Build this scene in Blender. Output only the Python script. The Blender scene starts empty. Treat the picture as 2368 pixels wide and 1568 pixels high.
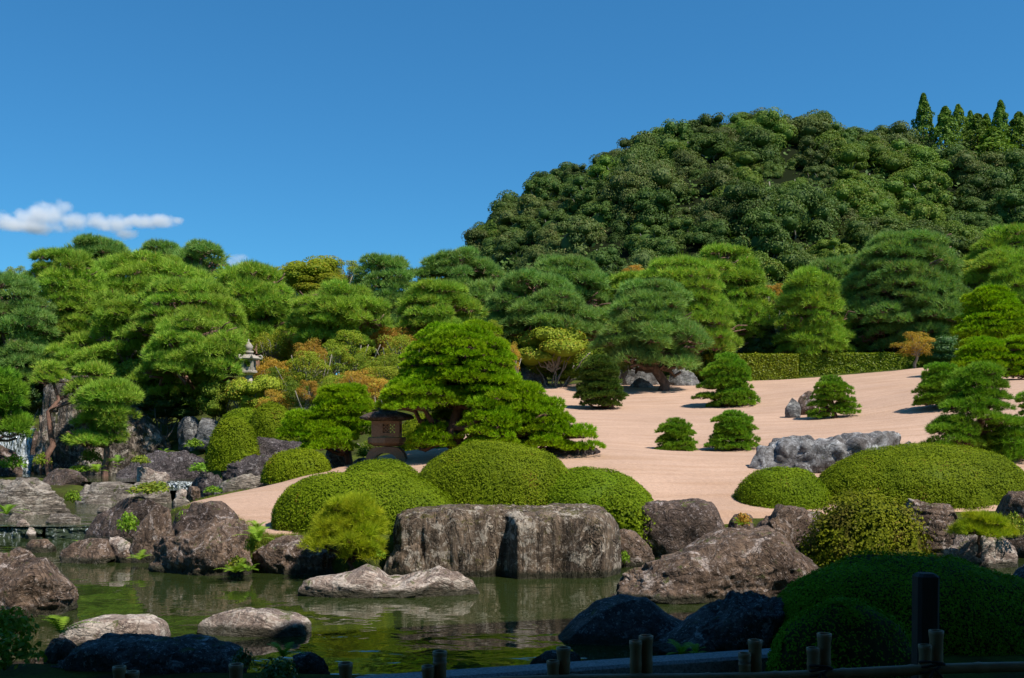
import bpy, math, random
import numpy as np
from mathutils import Vector

S = bpy.context.scene
COL = S.collection
# ------------------------------------------------------------------ camera, sky, sun, exposure
F, CX, CY, H = 2302.0, 1184.0, 1000.0, 1.826   # focal length, centre column, eye-level row (picture 2368 x 1568), eye height in metres
cam_d = bpy.data.cameras.new('camera')
cam_d.lens = 35.0
cam_d.sensor_width = 36.0
cam_d.shift_y = (CY - 784.0) / 2368.0     # level camera, eye level below the middle of the picture
cam_d.clip_end = 12000.0
cam_d.clip_start = 0.1
cam = bpy.data.objects.new('camera', cam_d)
cam.location = (0, 0, H)
cam.rotation_euler = (math.radians(90), 0, 0)
COL.objects.link(cam)
S.camera = cam

SUN_EL, SUN_AZ = math.radians(56), math.radians(-38)   # azimuth measured from +x (right), negative = from behind the camera
sun_dir = Vector((math.cos(SUN_EL) * math.cos(SUN_AZ), math.cos(SUN_EL) * math.sin(SUN_AZ), math.sin(SUN_EL)))
world = bpy.data.worlds.new('World')
S.world = world
world.use_nodes = True
wt = world.node_tree
wt.nodes.clear()
w_out = wt.nodes.new('ShaderNodeOutputWorld')
w_bg = wt.nodes.new('ShaderNodeBackground')
sky = wt.nodes.new('ShaderNodeTexSky')
sky.sky_type = 'NISHITA'
sky.sun_disc = False
sky.sun_elevation = SUN_EL
sky.sun_rotation = math.atan2(sun_dir.x, sun_dir.y)
sky.altitude = 0.0
sky.air_density = 1.0
sky.dust_density = 0.15
sky.ozone_density = 1.6
w_bg.inputs['Strength'].default_value = 0.090
w_hs = wt.nodes.new('ShaderNodeHueSaturation')
w_hs.inputs['Saturation'].default_value = 1.05
w_hs.inputs['Value'].default_value = 1.0
wt.links.new(sky.outputs['Color'], w_hs.inputs['Color'])
w_mul = wt.nodes.new('ShaderNodeMix')
w_mul.data_type = 'RGBA'
w_mul.blend_type = 'MULTIPLY'
w_mul.inputs[0].default_value = 1.0
w_mul.inputs[7].default_value = (.33, .83, 1.12, 1)
wt.links.new(w_hs.outputs['Color'], w_mul.inputs[6])
w_mix = wt.nodes.new('ShaderNodeMix')
w_mix.data_type = 'RGBA'
w_mix.inputs[0].default_value = .14
w_mix.inputs[7].default_value = (.3, 2.4, 5.0, 1)
wt.links.new(w_mul.outputs[2], w_mix.inputs[6])
wt.links.new(w_mix.outputs[2], w_bg.inputs['Color'])
wt.links.new(w_bg.outputs['Background'], w_out.inputs['Surface'])

sun_d = bpy.data.lights.new('sun', 'SUN')
sun_d.energy = 4.8
sun_d.angle = math.radians(0.53)
sun_d.color = (1.0, 0.95, 0.87)
sun_o = bpy.data.objects.new('sun', sun_d)
sun_o.rotation_euler = sun_dir.to_track_quat('Z', 'Y').to_euler()
sun_o.location = (30, -30, 60)
COL.objects.link(sun_o)

S.view_settings.view_transform = 'Standard'
S.view_settings.look = 'None'
S.view_settings.exposure = 0.4
S.view_settings.gamma = 1.0
S.view_settings.use_curve_mapping = False
S.render.engine = 'CYCLES'
cy = S.cycles
cy.max_bounces = 6
cy.diffuse_bounces = 3
cy.glossy_bounces = 2
cy.transmission_bounces = 3
cy.transparent_max_bounces = 40
cy.volume_bounces = 4
cy.volume_max_steps = 256
cy.caustics_reflective = False
cy.caustics_refractive = False
cy.sample_clamp_indirect = 6.0
cy.use_adaptive_sampling = True
cy.adaptive_threshold = 0.015
try:
    cy.use_denoising = True
    cy.denoiser = 'OPENIMAGEDENOISE'
    cy.denoising_input_passes = 'RGB_ALBEDO_NORMAL'
except Exception:
    pass

# ------------------------------------------------------------------ helpers
def W(px, py, Y):
    return np.array([(px - CX) / F * Y, Y, H - (py - CY) / F * Y])

def hash3(ix, iy, iz, seed):
    h = (ix * 374761393 + iy * 668265263 + iz * 2147483647 + seed * 1274126177) & 0xFFFFFFFF
    h = ((h ^ (h >> 13)) * 1274126177) & 0xFFFFFFFF
    h = (h ^ (h >> 16)) & 0xFFFFFFFF
    return (h & 0xFFFF) / 32767.5 - 1.0

def vnoise(p, seed=0):
    p = np.asarray(p, float) + 1000.37
    i = np.floor(p).astype(np.int64)
    f = p - i
    u = f * f * f * (f * (f * 6 - 15) + 10)
    r = 0
    for dx in (0, 1):
        wx = u[:, 0] if dx else 1 - u[:, 0]
        for dy in (0, 1):
            wy = u[:, 1] if dy else 1 - u[:, 1]
            for dz in (0, 1):
                wz = u[:, 2] if dz else 1 - u[:, 2]
                r = r + wx * wy * wz * hash3(i[:, 0] + dx, i[:, 1] + dy, i[:, 2] + dz, seed)
    return r

def fbm(p, octv=4, seed=0, gain=0.5):
    a, t, q = 1.0, 0, np.asarray(p, float)
    for o in range(octv):
        t = t + a * vnoise(q, seed + o * 17)
        q = q * 2.03 + 3.1
        a *= gain
    return t

def ridged(p, octv=4, seed=0, gain=0.55):
    a, t, q = 1.0, 0, np.asarray(p, float)
    for o in range(octv):
        t = t + a * (1 - 2 * np.abs(vnoise(q, seed + o * 13)))
        q = q * 2.1 + 1.7
        a *= gain
    return t

def sstep(a, b, x):
    t = np.clip((x - a) / (b - a), 0, 1)
    return t * t * (3 - 2 * t)

def mesh(name, V, faces, mats, fmat=None, smooth=False, tint=None):
    """faces: list of int arrays (n,k). fmat: list of material indices, one per faces array"""
    me = bpy.data.meshes.new(name)
    V = np.asarray(V, np.float32)
    me.vertices.add(len(V))
    me.vertices.foreach_set('co', V.ravel())
    faces = [np.asarray(f, np.int32) for f in faces if len(f)]
    loops = np.concatenate([f.ravel() for f in faces])
    tot = np.concatenate([np.full(len(f), f.shape[1], np.int32) for f in faces])
    st = np.concatenate([[0], np.cumsum(tot)[:-1]]).astype(np.int32)
    me.loops.add(len(loops))
    me.loops.foreach_set('vertex_index', loops)
    me.polygons.add(len(tot))
    me.polygons.foreach_set('loop_start', st)
    me.polygons.foreach_set('loop_total', tot)
    if fmat is not None:
        mi = np.concatenate([np.full(len(f), m, np.int32) for f, m in zip(faces, fmat)])
        me.polygons.foreach_set('material_index', mi)
    if smooth is not False:
        if smooth is True:
            sm = np.ones(len(tot), bool)
        else:
            sm = np.concatenate([np.full(len(f), s, bool) for f, s in zip(faces, smooth)])
        me.polygons.foreach_set('use_smooth', sm)
    if tint is not None:
        at = me.attributes.new('tint', 'FLOAT', 'POINT')
        at.data.foreach_set('value', np.asarray(tint, np.float32))
    for m in (mats if isinstance(mats, (list, tuple)) else [mats]):
        me.materials.append(m)
    me.update(calc_edges=True)
    return me

class Geo:
    """collects pieces of geometry for one mesh"""
    def __init__(s):
        s.V, s.F, s.M, s.S, s.T, s.n = [], [], [], [], [], 0
    def add(s, V, F, m=0, smooth=False, tint=None):
        V = np.asarray(V, float)
        s.V.append(V)
        for f in (F if isinstance(F, list) else [F]):
            f = np.asarray(f, np.int64)
            if len(f):
                s.F.append(f + s.n)
                s.M.append(m)
                s.S.append(smooth)
        s.T.append(np.full(len(V), 0.5) if tint is None else tint)
        s.n += len(V)
        return s
    def build(s, name, mats):
        return mesh(name, np.concatenate(s.V), s.F, mats, s.M, s.S, np.concatenate(s.T))

def link(name, data, parent=None, loc=(0, 0, 0), rz=0.0, scale=None, rot=None):
    o = bpy.data.objects.new(name, data)
    o.location = loc
    if rot is not None:
        o.rotation_euler = rot
    elif rz:
        o.rotation_euler = (0, 0, rz)
    if scale is not None:
        o.scale = scale
    if parent is not None:
        o.parent = parent
    COL.objects.link(o)
    return o

def tag(o, label=None, cat=None, group=None, kind=None):
    if label:
        o['label'] = label
        if len(label.split()) > 16: print('LONG', label)
    if cat: o['category'] = cat
    if group: o['group'] = group
    if kind: o['kind'] = kind
    return o

def icosphere(sub):
    import bmesh
    bm = bmesh.new()
    bmesh.ops.create_icosphere(bm, subdivisions=sub, radius=1.0)
    V = np.array([v.co[:] for v in bm.verts])
    Fc = np.array([[v.index for v in f.verts] for f in bm.faces])
    bm.free()
    return V, Fc
ICO = {}
def ico(sub):
    if sub not in ICO:
        ICO[sub] = icosphere(sub)
    return ICO[sub]

def tube(P, R, n=7):
    P = np.asarray(P, float)
    R = np.broadcast_to(np.asarray(R, float), (len(P),))
    T = np.gradient(P, axis=0)
    T /= np.linalg.norm(T, axis=1)[:, None] + 1e-9
    up = np.array([0.13, 0.31, 1.0]) if abs(T[:, 2]).mean() < .8 else np.array([1.0, 0.2, 0.1])
    A = np.cross(T, up)
    A /= np.linalg.norm(A, axis=1)[:, None] + 1e-9
    B = np.cross(T, A)
    a = np.arange(n) / n * 2 * np.pi
    V = P[:, None] + R[:, None, None] * (A[:, None] * np.cos(a)[None, :, None] + B[:, None] * np.sin(a)[None, :, None])
    V = V.reshape(-1, 3)
    k = np.arange(n)
    Fq = []
    for i in range(len(P) - 1):
        Fq.append(np.stack([i * n + k, i * n + (k + 1) % n, (i + 1) * n + (k + 1) % n, (i + 1) * n + k], 1))
    V = np.vstack([V, P[-1:], P[:1]])
    e = (len(P) - 1) * n
    cap = np.stack([e + k, e + (k + 1) % n, np.full(n, len(V) - 2)], 1)
    cap0 = np.stack([(k + 1) % n, k, np.full(n, len(V) - 1)], 1)
    return V, [np.concatenate(Fq), np.concatenate([cap, cap0])]

def wiggle(a, b, n, amp, rng, sag=0.0):
    t = np.linspace(0, 1, n)[:, None]
    P = np.asarray(a)[None] * (1 - t) + np.asarray(b)[None] * t
    J = rng.normal(0, amp, (n, 3))
    J[0] = 0
    J[-1] = 0
    P = P + J
    P[:, 2] += sag * np.sin(t[:, 0] * np.pi)
    return P

def norm(v):
    return v / (np.linalg.norm(v, axis=-1, keepdims=True) + 1e-9)

def needles(P, D, k, L, w, spread, rng):
    n = len(P) * k
    P2 = np.repeat(P, k, 0)
    D2 = norm(np.repeat(norm(D), k, 0) + rng.normal(0, spread, (n, 3)))
    side = norm(np.cross(D2, rng.normal(0, 1, (n, 3)))) * w / 2
    ln = (L * rng.uniform(.65, 1.1, n))[:, None]
    V = np.stack([P2 - side, P2 + side, P2 + D2 * ln], 1).reshape(-1, 3)
    Fc = np.arange(n * 3).reshape(-1, 3)
    tt = np.repeat(np.clip(np.repeat(rng.uniform(.15, .85, len(P)), k) + rng.normal(0, .12, n), 0, 1), 3)
    return V, Fc, tt

def leaves(P, N, size, aspect, jit, rng, tilt_up=0.0):
    n = len(P)
    N2 = norm(norm(N) + rng.normal(0, jit, (n, 3)) + np.array([0, 0, tilt_up]))
    A = norm(np.cross(N2, rng.normal(0, 1, (n, 3))))
    B = np.cross(N2, A)
    s = (size * rng.uniform(.7, 1.25, n))[:, None]
    V = np.stack([P - A * s * .5, P - B * s * aspect * .5 + A * s * .05, P + A * s * .5, P + B * s * aspect * .5 + A * s * .05], 1).reshape(-1, 3)
    Fc = np.arange(n * 4).reshape(-1, 4)
    return V, Fc, np.repeat(rng.uniform(0, 1, n), 4)

def box_geo(g, c, s, m=0, rz=0.0, bev=0.0):
    """chamfered box: centre c, full size s"""
    sx, sy, sz = np.array(s) / 2.0
    b = min(bev, sx * .9, sy * .9, sz * .9)
    lv = []
    if b > 0:
        rings = [(-sz, b), (-sz + b, 0), (sz - b, 0), (sz, b)]
    else:
        rings = [(-sz, 0), (sz, 0)]
    for z, i in rings:
        x, y = sx - i, sy - i
        c2 = b
        pts = [(-x + c2, -y), (x - c2, -y), (x, -y + c2), (x, y - c2), (x - c2, y), (-x + c2, y), (-x, y - c2), (-x, -y + c2)] if b > 0 else [(-x, -y), (x, -y), (x, y), (-x, y)]
        lv += [(p[0], p[1], z) for p in pts]
    V = np.array(lv)
    n = 8 if b > 0 else 4
    ca, sa = math.cos(rz), math.sin(rz)
    V = np.stack([V[:, 0] * ca - V[:, 1] * sa, V[:, 0] * sa + V[:, 1] * ca, V[:, 2]], 1) + np.array(c)
    k = np.arange(n)
    q = np.concatenate([np.stack([i * n + k, i * n + (k + 1) % n, (i + 1) * n + (k + 1) % n, (i + 1) * n + k], 1) for i in range(len(rings) - 1)])
    e = (len(rings) - 1) * n
    g.add(V, [q, (e + k)[None], (k[::-1])[None]], m)
    return g

# ------------------------------------------------------------------ materials
MATS = {}
def nt_mat(name):
    m = bpy.data.materials.new(name)
    m.use_nodes = True
    nt = m.node_tree
    nt.nodes.clear()
    MATS[name] = m
    return m, nt, nt.nodes.new('ShaderNodeOutputMaterial')

def N(nt, t, **kw):
    n = nt.nodes.new(t)
    for k, v in kw.items():
        if k.startswith('i_'):
            n.inputs[k[2:].replace('_', ' ')].default_value = v
        else:
            setattr(n, k, v)
    return n

def ramp(nt, stops, fac, interp='LINEAR'):
    r = nt.nodes.new('ShaderNodeValToRGB')
    r.color_ramp.interpolation = interp
    el = r.color_ramp.elements
    while len(el) < len(stops):
        el.new(0.5)
    for e, (p, c) in zip(el, stops):
        e.position = p
        e.color = (c, c, c, 1) if isinstance(c, (int, float)) else (*c, 1)
    nt.links.new(fac, r.inputs['Fac'])
    return r.outputs['Color']

def mix(nt, fac, a, b, blend='MIX'):
    n = nt.nodes.new('ShaderNodeMix')
    n.data_type = 'RGBA'
    n.blend_type = blend
    if isinstance(fac, (int, float)): n.inputs[0].default_value = fac
    else: nt.links.new(fac, n.inputs[0])
    for i, v in ((6, a), (7, b)):
        if isinstance(v, tuple): n.inputs[i].default_value = (*v, 1)
        else: nt.links.new(v, n.inputs[i])
    return n.outputs[2]

def math_n(nt, op, a, b=None, clamp=False):
    n = nt.nodes.new('ShaderNodeMath')
    n.operation = op
    n.use_clamp = clamp
    for i, v in ((0, a), (1, b)):
        if v is None: continue
        if isinstance(v, (int, float)): n.inputs[i].default_value = v
        else: nt.links.new(v, n.inputs[i])
    return n.outputs[0]

def leaf_mat(name, c0, c1, c2=None, trans=0.28, rough=0.6, spec=0.15, patch=None, patch_scale=2.0, obj_var=0.25):
    """foliage: colour between c0 and c1 by the leaf's own tint, c2 = a share of leaves of another colour"""
    m, nt, out = nt_mat(name)
    at = N(nt, 'ShaderNodeAttribute', attribute_name='tint')
    oi = N(nt, 'ShaderNodeObjectInfo')
    st = [(0.0, c0), (0.85, c1)]
    if c2 is not None:
        st += [(0.93, c2)]
    col = ramp(nt, st, at.outputs['Fac'])
    if patch is not None:
        tc = N(nt, 'ShaderNodeTexCoord')
        ns = N(nt, 'ShaderNodeTexNoise', i_Scale=patch_scale, i_Detail=3.0)
        ad = N(nt, 'ShaderNodeVectorMath', operation='ADD')
        nt.links.new(tc.outputs['Object'], ad.inputs[0])
        nt.links.new(oi.outputs['Location'], ad.inputs[1])
        nt.links.new(ad.outputs[0], ns.inputs['Vector'])
        col = mix(nt, ramp(nt, [(0.5, 0.0), (0.62, 0.8)], ns.outputs['Fac']), col, patch)
    hs = N(nt, 'ShaderNodeHueSaturation')
    nt.links.new(col, hs.inputs['Color'])
    mr = N(nt, 'ShaderNodeMapRange')
    mr.inputs['To Min'].default_value = 1 - obj_var
    mr.inputs['To Max'].default_value = 1 + obj_var
    nt.links.new(oi.outputs['Random'], mr.inputs['Value'])
    nt.links.new(mr.outputs[0], hs.inputs['Value'])
    hm = N(nt, 'ShaderNodeMapRange')
    hm.inputs['To Min'].default_value = .49
    hm.inputs['To Max'].default_value = .512
    h2 = math_n(nt, 'FRACT', math_n(nt, 'MULTIPLY', oi.outputs['Random'], 7.31))
    nt.links.new(h2, hm.inputs['Value'])
    nt.links.new(hm.outputs[0], hs.inputs['Hue'])
    col = hs.outputs['Color']
    pb = N(nt, 'ShaderNodeBsdfPrincipled')
    pb.inputs['Roughness'].default_value = rough
    pb.inputs['Specular IOR Level'].default_value = spec
    nt.links.new(col, pb.inputs['Base Color'])
    tr = N(nt, 'ShaderNodeBsdfTranslucent')
    tcl = mix(nt, 1.0, col, (1.15, 1.2, .55), 'MULTIPLY')
    nt.links.new(tcl, tr.inputs['Color'])
    ms = N(nt, 'ShaderNodeMixShader')
    ms.inputs[0].default_value = trans
    nt.links.new(pb.outputs[0], ms.inputs[1])
    nt.links.new(tr.outputs[0], ms.inputs[2])
    nt.links.new(ms.outputs[0], out.inputs['Surface'])
    return m

def rock_mat(name, dark, mid, light, patch=0.5, stretch=(1, 1, 1), scale=2.2, moss=0.0, bump=0.6, specks=0.5, mosscol=(.07, .085, .012), rough=.85, wet=True):
    m, nt, out = nt_mat(name)
    tc = N(nt, 'ShaderNodeTexCoord')
    oi = N(nt, 'ShaderNodeObjectInfo')
    ge = N(nt, 'ShaderNodeNewGeometry')
    ad = N(nt, 'ShaderNodeVectorMath', operation='ADD')
    nt.links.new(tc.outputs['Object'], ad.inputs[0])
    nt.links.new(oi.outputs['Location'], ad.inputs[1])
    mp = N(nt, 'ShaderNodeMapping')
    mp.inputs['Scale'].default_value = stretch
    nt.links.new(ad.outputs[0], mp.inputs['Vector'])
    v = mp.outputs[0]
    def noise(sc, det=8, rg=.6, dist=0.0, vec=None):
        n = N(nt, 'ShaderNodeTexNoise', i_Scale=sc, i_Detail=float(det), i_Roughness=rg, i_Distortion=dist)
        nt.links.new(v if vec is None else vec, n.inputs['Vector'])
        return n.outputs['Fac']
    big = noise(scale, 6, .6, .4)
    med = noise(scale * 3.7, 8, .65, .6)
    fine = noise(scale * 16, 6, .7)
    raw = noise(scale * 1.6, 10, .72, .9, ad.outputs[0])
    col = ramp(nt, [(.34, dark), (.5, mid), (.68, tuple(np.array(mid) * 1.25))], big)
    col = mix(nt, ramp(nt, [(.42, 0.0), (.52, .55), (.75, .75)], med), col, tuple(np.array(dark) * .8))
    lo = .60 - .12 * patch
    col = mix(nt, ramp(nt, [(lo, 0.0), (lo + .035, .85)], raw), col, light)
    vo = N(nt, 'ShaderNodeTexNoise', i_Scale=scale * 9, i_Detail=3.0, i_Roughness=.8)
    nt.links.new(ad.outputs[0], vo.inputs['Vector'])
    sp = ramp(nt, [(.66 - .08 * specks, 0.0), (.69 - .08 * specks, .6)], vo.outputs['Fac'])
    col = mix(nt, sp, col, tuple(np.minimum(np.array(light) * 1.15, .7)))
    lich = noise(scale * 5.5, 8, .8, .3, ad.outputs[0])
    col = mix(nt, ramp(nt, [(.57 - .05 * patch, 0.0), (.61 - .05 * patch, .55)], lich), col, tuple(np.array(light) * .72))
    crk = noise(scale * 1.25, 5, .6, 1.3)
    crack = ramp(nt, [(.0, .75), (.012, .2), (.028, 0.0)], math_n(nt, 'ABSOLUTE', math_n(nt, 'SUBTRACT', crk, .5)))
    col = mix(nt, crack, col, tuple(np.array(dark) * .45))
    col = mix(nt, .65, col, ramp(nt, [(.3, .45), (.7, 1.5)], fine), 'MULTIPLY')
    sx = N(nt, 'ShaderNodeSeparateXYZ')
    nt.links.new(ge.outputs['Position'], sx.inputs[0])
    if moss > 0:
        nz = N(nt, 'ShaderNodeSeparateXYZ')
        nt.links.new(ge.outputs['Normal'], nz.inputs[0])
        mm = noise(scale * 2.1, 8, .75, .5, ad.outputs[0])
        f = math_n(nt, 'ADD', mm, math_n(nt, 'MULTIPLY', nz.outputs[2], .08))
        col = mix(nt, ramp(nt, [(.66 - .14 * moss, 0.0), (.72 - .14 * moss, .9)], f), col, mosscol)
    if wet:
        wn = math_n(nt, 'ADD', sx.outputs[2], math_n(nt, 'MULTIPLY', med, -.12))
        wf = ramp(nt, [(0.0, .85), (.045, 0.0)], wn)
        col = mix(nt, wf, col, (.022, .024, .01))
    pb = N(nt, 'ShaderNodeBsdfPrincipled')
    pb.inputs['Roughness'].default_value = rough
    pb.inputs['Specular IOR Level'].default_value = .3
    nt.links.new(col, pb.inputs['Base Color'])
    h = math_n(nt, 'ADD', math_n(nt, 'MULTIPLY', med, .7), math_n(nt, 'MULTIPLY', fine, .25))
    h = math_n(nt, 'ADD', h, math_n(nt, 'MULTIPLY', vo.outputs['Fac'], .12))
    h = math_n(nt, 'SUBTRACT', h, math_n(nt, 'MULTIPLY', crack, .35))
    bp = N(nt, 'ShaderNodeBump')
    bp.inputs['Strength'].default_value = bump
    bp.inputs['Distance'].default_value = .16
    nt.links.new(h, bp.inputs['Height'])
    nt.links.new(bp.outputs[0], pb.inputs['Normal'])
    nt.links.new(pb.outputs[0], out.inputs['Surface'])
    return m

def plain_mat(name, c0, c1, scale=8.0, rough=.7, bump=.2, dist=.01, spec=.3, stretch=(1, 1, 1), detail=6.0):
    m, nt, out = nt_mat(name)
    tc = N(nt, 'ShaderNodeTexCoord')
    mp = N(nt, 'ShaderNodeMapping')
    mp.inputs['Scale'].default_value = stretch
    nt.links.new(tc.outputs['Object'], mp.inputs['Vector'])
    n1 = N(nt, 'ShaderNodeTexNoise', i_Scale=scale, i_Detail=detail, i_Roughness=.65)
    nt.links.new(mp.outputs[0], n1.inputs['Vector'])
    col = ramp(nt, [(.3, c0), (.7, c1)], n1.outputs['Fac'])
    pb = N(nt, 'ShaderNodeBsdfPrincipled')
    pb.inputs['Roughness'].default_value = rough
    pb.inputs['Specular IOR Level'].default_value = spec
    nt.links.new(col, pb.inputs['Base Color'])
    bp = N(nt, 'ShaderNodeBump')
    bp.inputs['Strength'].default_value = bump
    bp.inputs['Distance'].default_value = dist
    nt.links.new(n1.outputs['Fac'], bp.inputs['Height'])
    nt.links.new(bp.outputs[0], pb.inputs['Normal'])
    nt.links.new(pb.outputs[0], out.inputs['Surface'])
    return m

# foliage
M_AZ = leaf_mat('azalea_leaves', (0.104, 0.157, 0.004), (0.215, 0.277, 0.009), (0.170, 0.105, 0.013), trans=.25, rough=.6, spec=.07, obj_var=.06)
M_AZ3 = leaf_mat('olive_bush_leaves', (.07, .085, .003), (.21, .215, .010), (.22, .15, .03), trans=.2, rough=.6, spec=.05, patch=(.10, .075, .018), patch_scale=2.5, obj_var=.05)
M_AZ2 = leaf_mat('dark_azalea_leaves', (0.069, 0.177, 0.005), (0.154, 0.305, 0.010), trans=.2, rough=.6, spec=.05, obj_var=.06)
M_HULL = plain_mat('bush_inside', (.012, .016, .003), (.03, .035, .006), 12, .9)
M_PINE_B = leaf_mat('bright_pine_needles', (0.136, 0.267, 0.004), (0.330, 0.495, 0.008), trans=.25, obj_var=.14)
M_PINE_G = leaf_mat('garden_pine_needles', (0.092, 0.206, 0.014), (0.239, 0.413, 0.026), trans=.22, obj_var=.14)
M_PINE_R = leaf_mat('red_pine_needles', (0.175, 0.306, 0.031), (0.362, 0.516, 0.058), (0.467, 0.358, 0.076), trans=.25, obj_var=.16)
M_PINE_C = leaf_mat('cool_pine_needles', (0.124, 0.245, 0.052), (0.271, 0.409, 0.094), (0.340, 0.287, 0.094), trans=.25, obj_var=.16)
M_PINE_Y = leaf_mat('yellow_pine_needles', (0.210, 0.294, 0.011), (0.455, 0.485, 0.021), trans=.3, obj_var=.12)
M_PINE_D = leaf_mat('dark_pine_needles', (0.041, 0.087, 0.013), (0.115, 0.175, 0.022), trans=.2, obj_var=.16)
M_MAPLE = leaf_mat('olive_maple_leaves', (0.169, 0.221, 0.010), (0.312, 0.325, 0.018), (0.390, 0.221, 0.026), trans=.35, obj_var=.12)
M_ORANGE = leaf_mat('orange_leaves', (0.382, 0.210, 0.030), (0.616, 0.354, 0.060), (0.366, 0.449, 0.044), trans=.35, obj_var=.2)
M_YELLOW = leaf_mat('yellow_green_leaves', (0.187, 0.249, 0.015), (0.352, 0.407, 0.037), (0.363, 0.197, 0.025), trans=.3, obj_var=.15)
M_MID = leaf_mat('green_shrub_leaves', (0.108, 0.176, 0.014), (0.243, 0.311, 0.027), (0.338, 0.297, 0.041), trans=.28, obj_var=.15)
M_DKSH = leaf_mat('dark_evergreen_leaves', (0.033, 0.083, 0.015), (0.083, 0.150, 0.027), trans=.15, spec=.3, rough=.45, obj_var=.2)
M_FERN = leaf_mat('fern_leaves', (0.104, 0.221, 0.013), (0.221, 0.351, 0.026), trans=.3, obj_var=.1)
M_MOSSG = leaf_mat('grass_blades', (.10, .16, .01), (.22, .24, .03), (.28, .18, .04), trans=.3, obj_var=.05)
M_F1 = leaf_mat('forest_leaves', (0.052, 0.098, 0.017), (0.118, 0.173, 0.031), (0.159, 0.173, 0.047), trans=.2, obj_var=.28)
M_F2 = leaf_mat('forest_light_leaves', (0.084, 0.147, 0.017), (0.173, 0.243, 0.033), (0.218, 0.209, 0.046), trans=.25, obj_var=.2)
M_F3 = leaf_mat('forest_brownish_leaves', (0.069, 0.098, 0.022), (0.132, 0.166, 0.041), (0.185, 0.158, 0.057), trans=.2, obj_var=.2)
M_CED = leaf_mat('cedar_sprays', (0.068, 0.135, 0.015), (0.180, 0.270, 0.027), trans=.2, obj_var=.2)
M_BARK = plain_mat('pine_bark', (.05, .028, .02), (.17, .085, .055), 14, .9, .8, .03, stretch=(1, 1, .35))
M_BARKR = plain_mat('red_pine_bark', (0.112, 0.060, 0.043), (0.300, 0.168, 0.120), 12, .9, .6, .03, stretch=(1.250, 1.200, 0.480))
M_BARKP = plain_mat('old_pine_bark', (.05, .03, .02), (.20, .125, .085), 9, .9, .9, .05, stretch=(1, 1, .5))
M_BARKG = plain_mat('grey_bark', (.14, .12, .09), (.34, .30, .24), 14, .9, .5, .02, stretch=(1, 1, .3))
# stone
M_RK_FLAT = rock_mat('flat_rock_stone', (.060, .040, .026), (.205, .145, .098), (.48, .41, .33), .55, (1, 1, .26), 2.6, .55, .8, .35, mosscol=(.10, .085, .025))
M_RK_BROWN = rock_mat('brown_stone', (0.069, 0.042, 0.028), (0.201, 0.132, 0.089), (0.437, 0.356, 0.310), .30, (1, 1, .8), 2.3, .22, .8, .6)
M_RK_DARK = rock_mat('dark_brown_stone', (0.050, 0.032, 0.025), (0.123, 0.083, 0.061), (0.391, 0.322, 0.299), .12, (1, .8, 1.2), 2.0, .15, .7, .5)
M_RK_LIGHT = rock_mat('pale_stone', (.15, .105, .085), (.33, .25, .20), (.52, .44, .37), .65, (.7, .7, 1.4), 2.4, .3, .6, .6)
M_RK_BUFF = rock_mat('buff_layered_stone', (.12, .095, .072), (.29, .235, .185), (.44, .38, .31), .6, (.45, .45, 2.2), 2.4, .3, .9, .5)
M_RK_SHADE = rock_mat('shade_darkened_lichened_stone', (0.045, 0.041, 0.040), (0.112, 0.102, 0.102), (0.390, 0.390, 0.403), .1, (1.500, 1.200, 1.860), 2.6, .1, .9, 1.0)  # separate stone for the near rocks, their shade darkened into the base colour
M_RK_GREY = rock_mat('grey_stone', (.085, .080, .076), (.20, .195, .19), (.36, .34, .31), .45, (.8, .8, 1.2), 1.8, .08, .7, .2, wet=False)
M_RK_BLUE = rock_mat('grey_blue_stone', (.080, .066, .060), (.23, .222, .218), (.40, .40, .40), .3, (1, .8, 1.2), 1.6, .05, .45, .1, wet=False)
M_RK_CLIFF = rock_mat('waterfall_stone', (.030, .022, .014), (.19, .145, .11), (.46, .39, .32), .55, (1, 1, .35), 1.7, .75, 1.0, .4, mosscol=(.055, .060, .010), wet=False)
M_RK_PURP = rock_mat('purplish_pitted_stone', (.055, .042, .042), (.165, .13, .125), (.34, .30, .29), .3, (1, 1, 1), 3.8, .1, 1.0, .5, wet=False)
# ------------------------------------------------------------------ the lie of the land
CTRL = [  # picture x, picture y, distance
    (430, 1168, 16.5), (500, 1150, 16.6), (600, 1132, 17.2), (700, 1106, 18.3), (820, 1077, 20.0), (600, 1232, 13.8), (640, 1180, 15.5), (900, 1062, 20.5),
    (960, 1052, 20.6), (1060, 1040, 20.5), (1400, 1048, 19.5), (1300, 1000, 24), (1350, 960, 28), (1240, 895, 38), (1320, 893, 39), (1520, 905, 36), (1730, 885, 39), (1845, 880, 39), (2000, 866, 39), (2140, 852, 38),
    (1400, 950, 31), (1500, 1100, 17.4), (1560, 1042, 22), (1690, 1038, 22), (1560, 1150, 16.4), (1690, 1187, 15.4), (1920, 966, 27), (1680, 942, 31),
    (2180, 938, 26), (2150, 1010, 22), (2350, 1065, 19), (2250, 1062, 19.2), (1740, 1110, 17.2), (1950, 1104, 17.4), (2340, 885, 28), (2600, 880, 30), (2600, 1060, 19), (1800, 1010, 23),
    (950, 1180, 15.0), (1200, 1180, 15.4), (1500, 1185, 15.4), (1900, 1175, 15.8), (2200, 1170, 15.6), (2500, 1165, 15.6),
    (500, 1105, 23), (600, 1100, 20.5), (740, 1065, 21.5), (560, 1020, 26), (660, 985, 28), (800, 960, 29), (900, 985, 26), (1000, 960, 29),
    (500, 1105, 24), (300, 1040, 33), (150, 1040, 34), (-100, 1040, 34), (300, 960, 36), (100, 960, 36), (-150, 960, 36), (470, 1000, 31), (600, 930, 35), (900, 915, 36), (1100, 905, 37),
    (-400, 1150, 20),
]
pts = np.array([W(*c) for c in CTRL])
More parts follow.
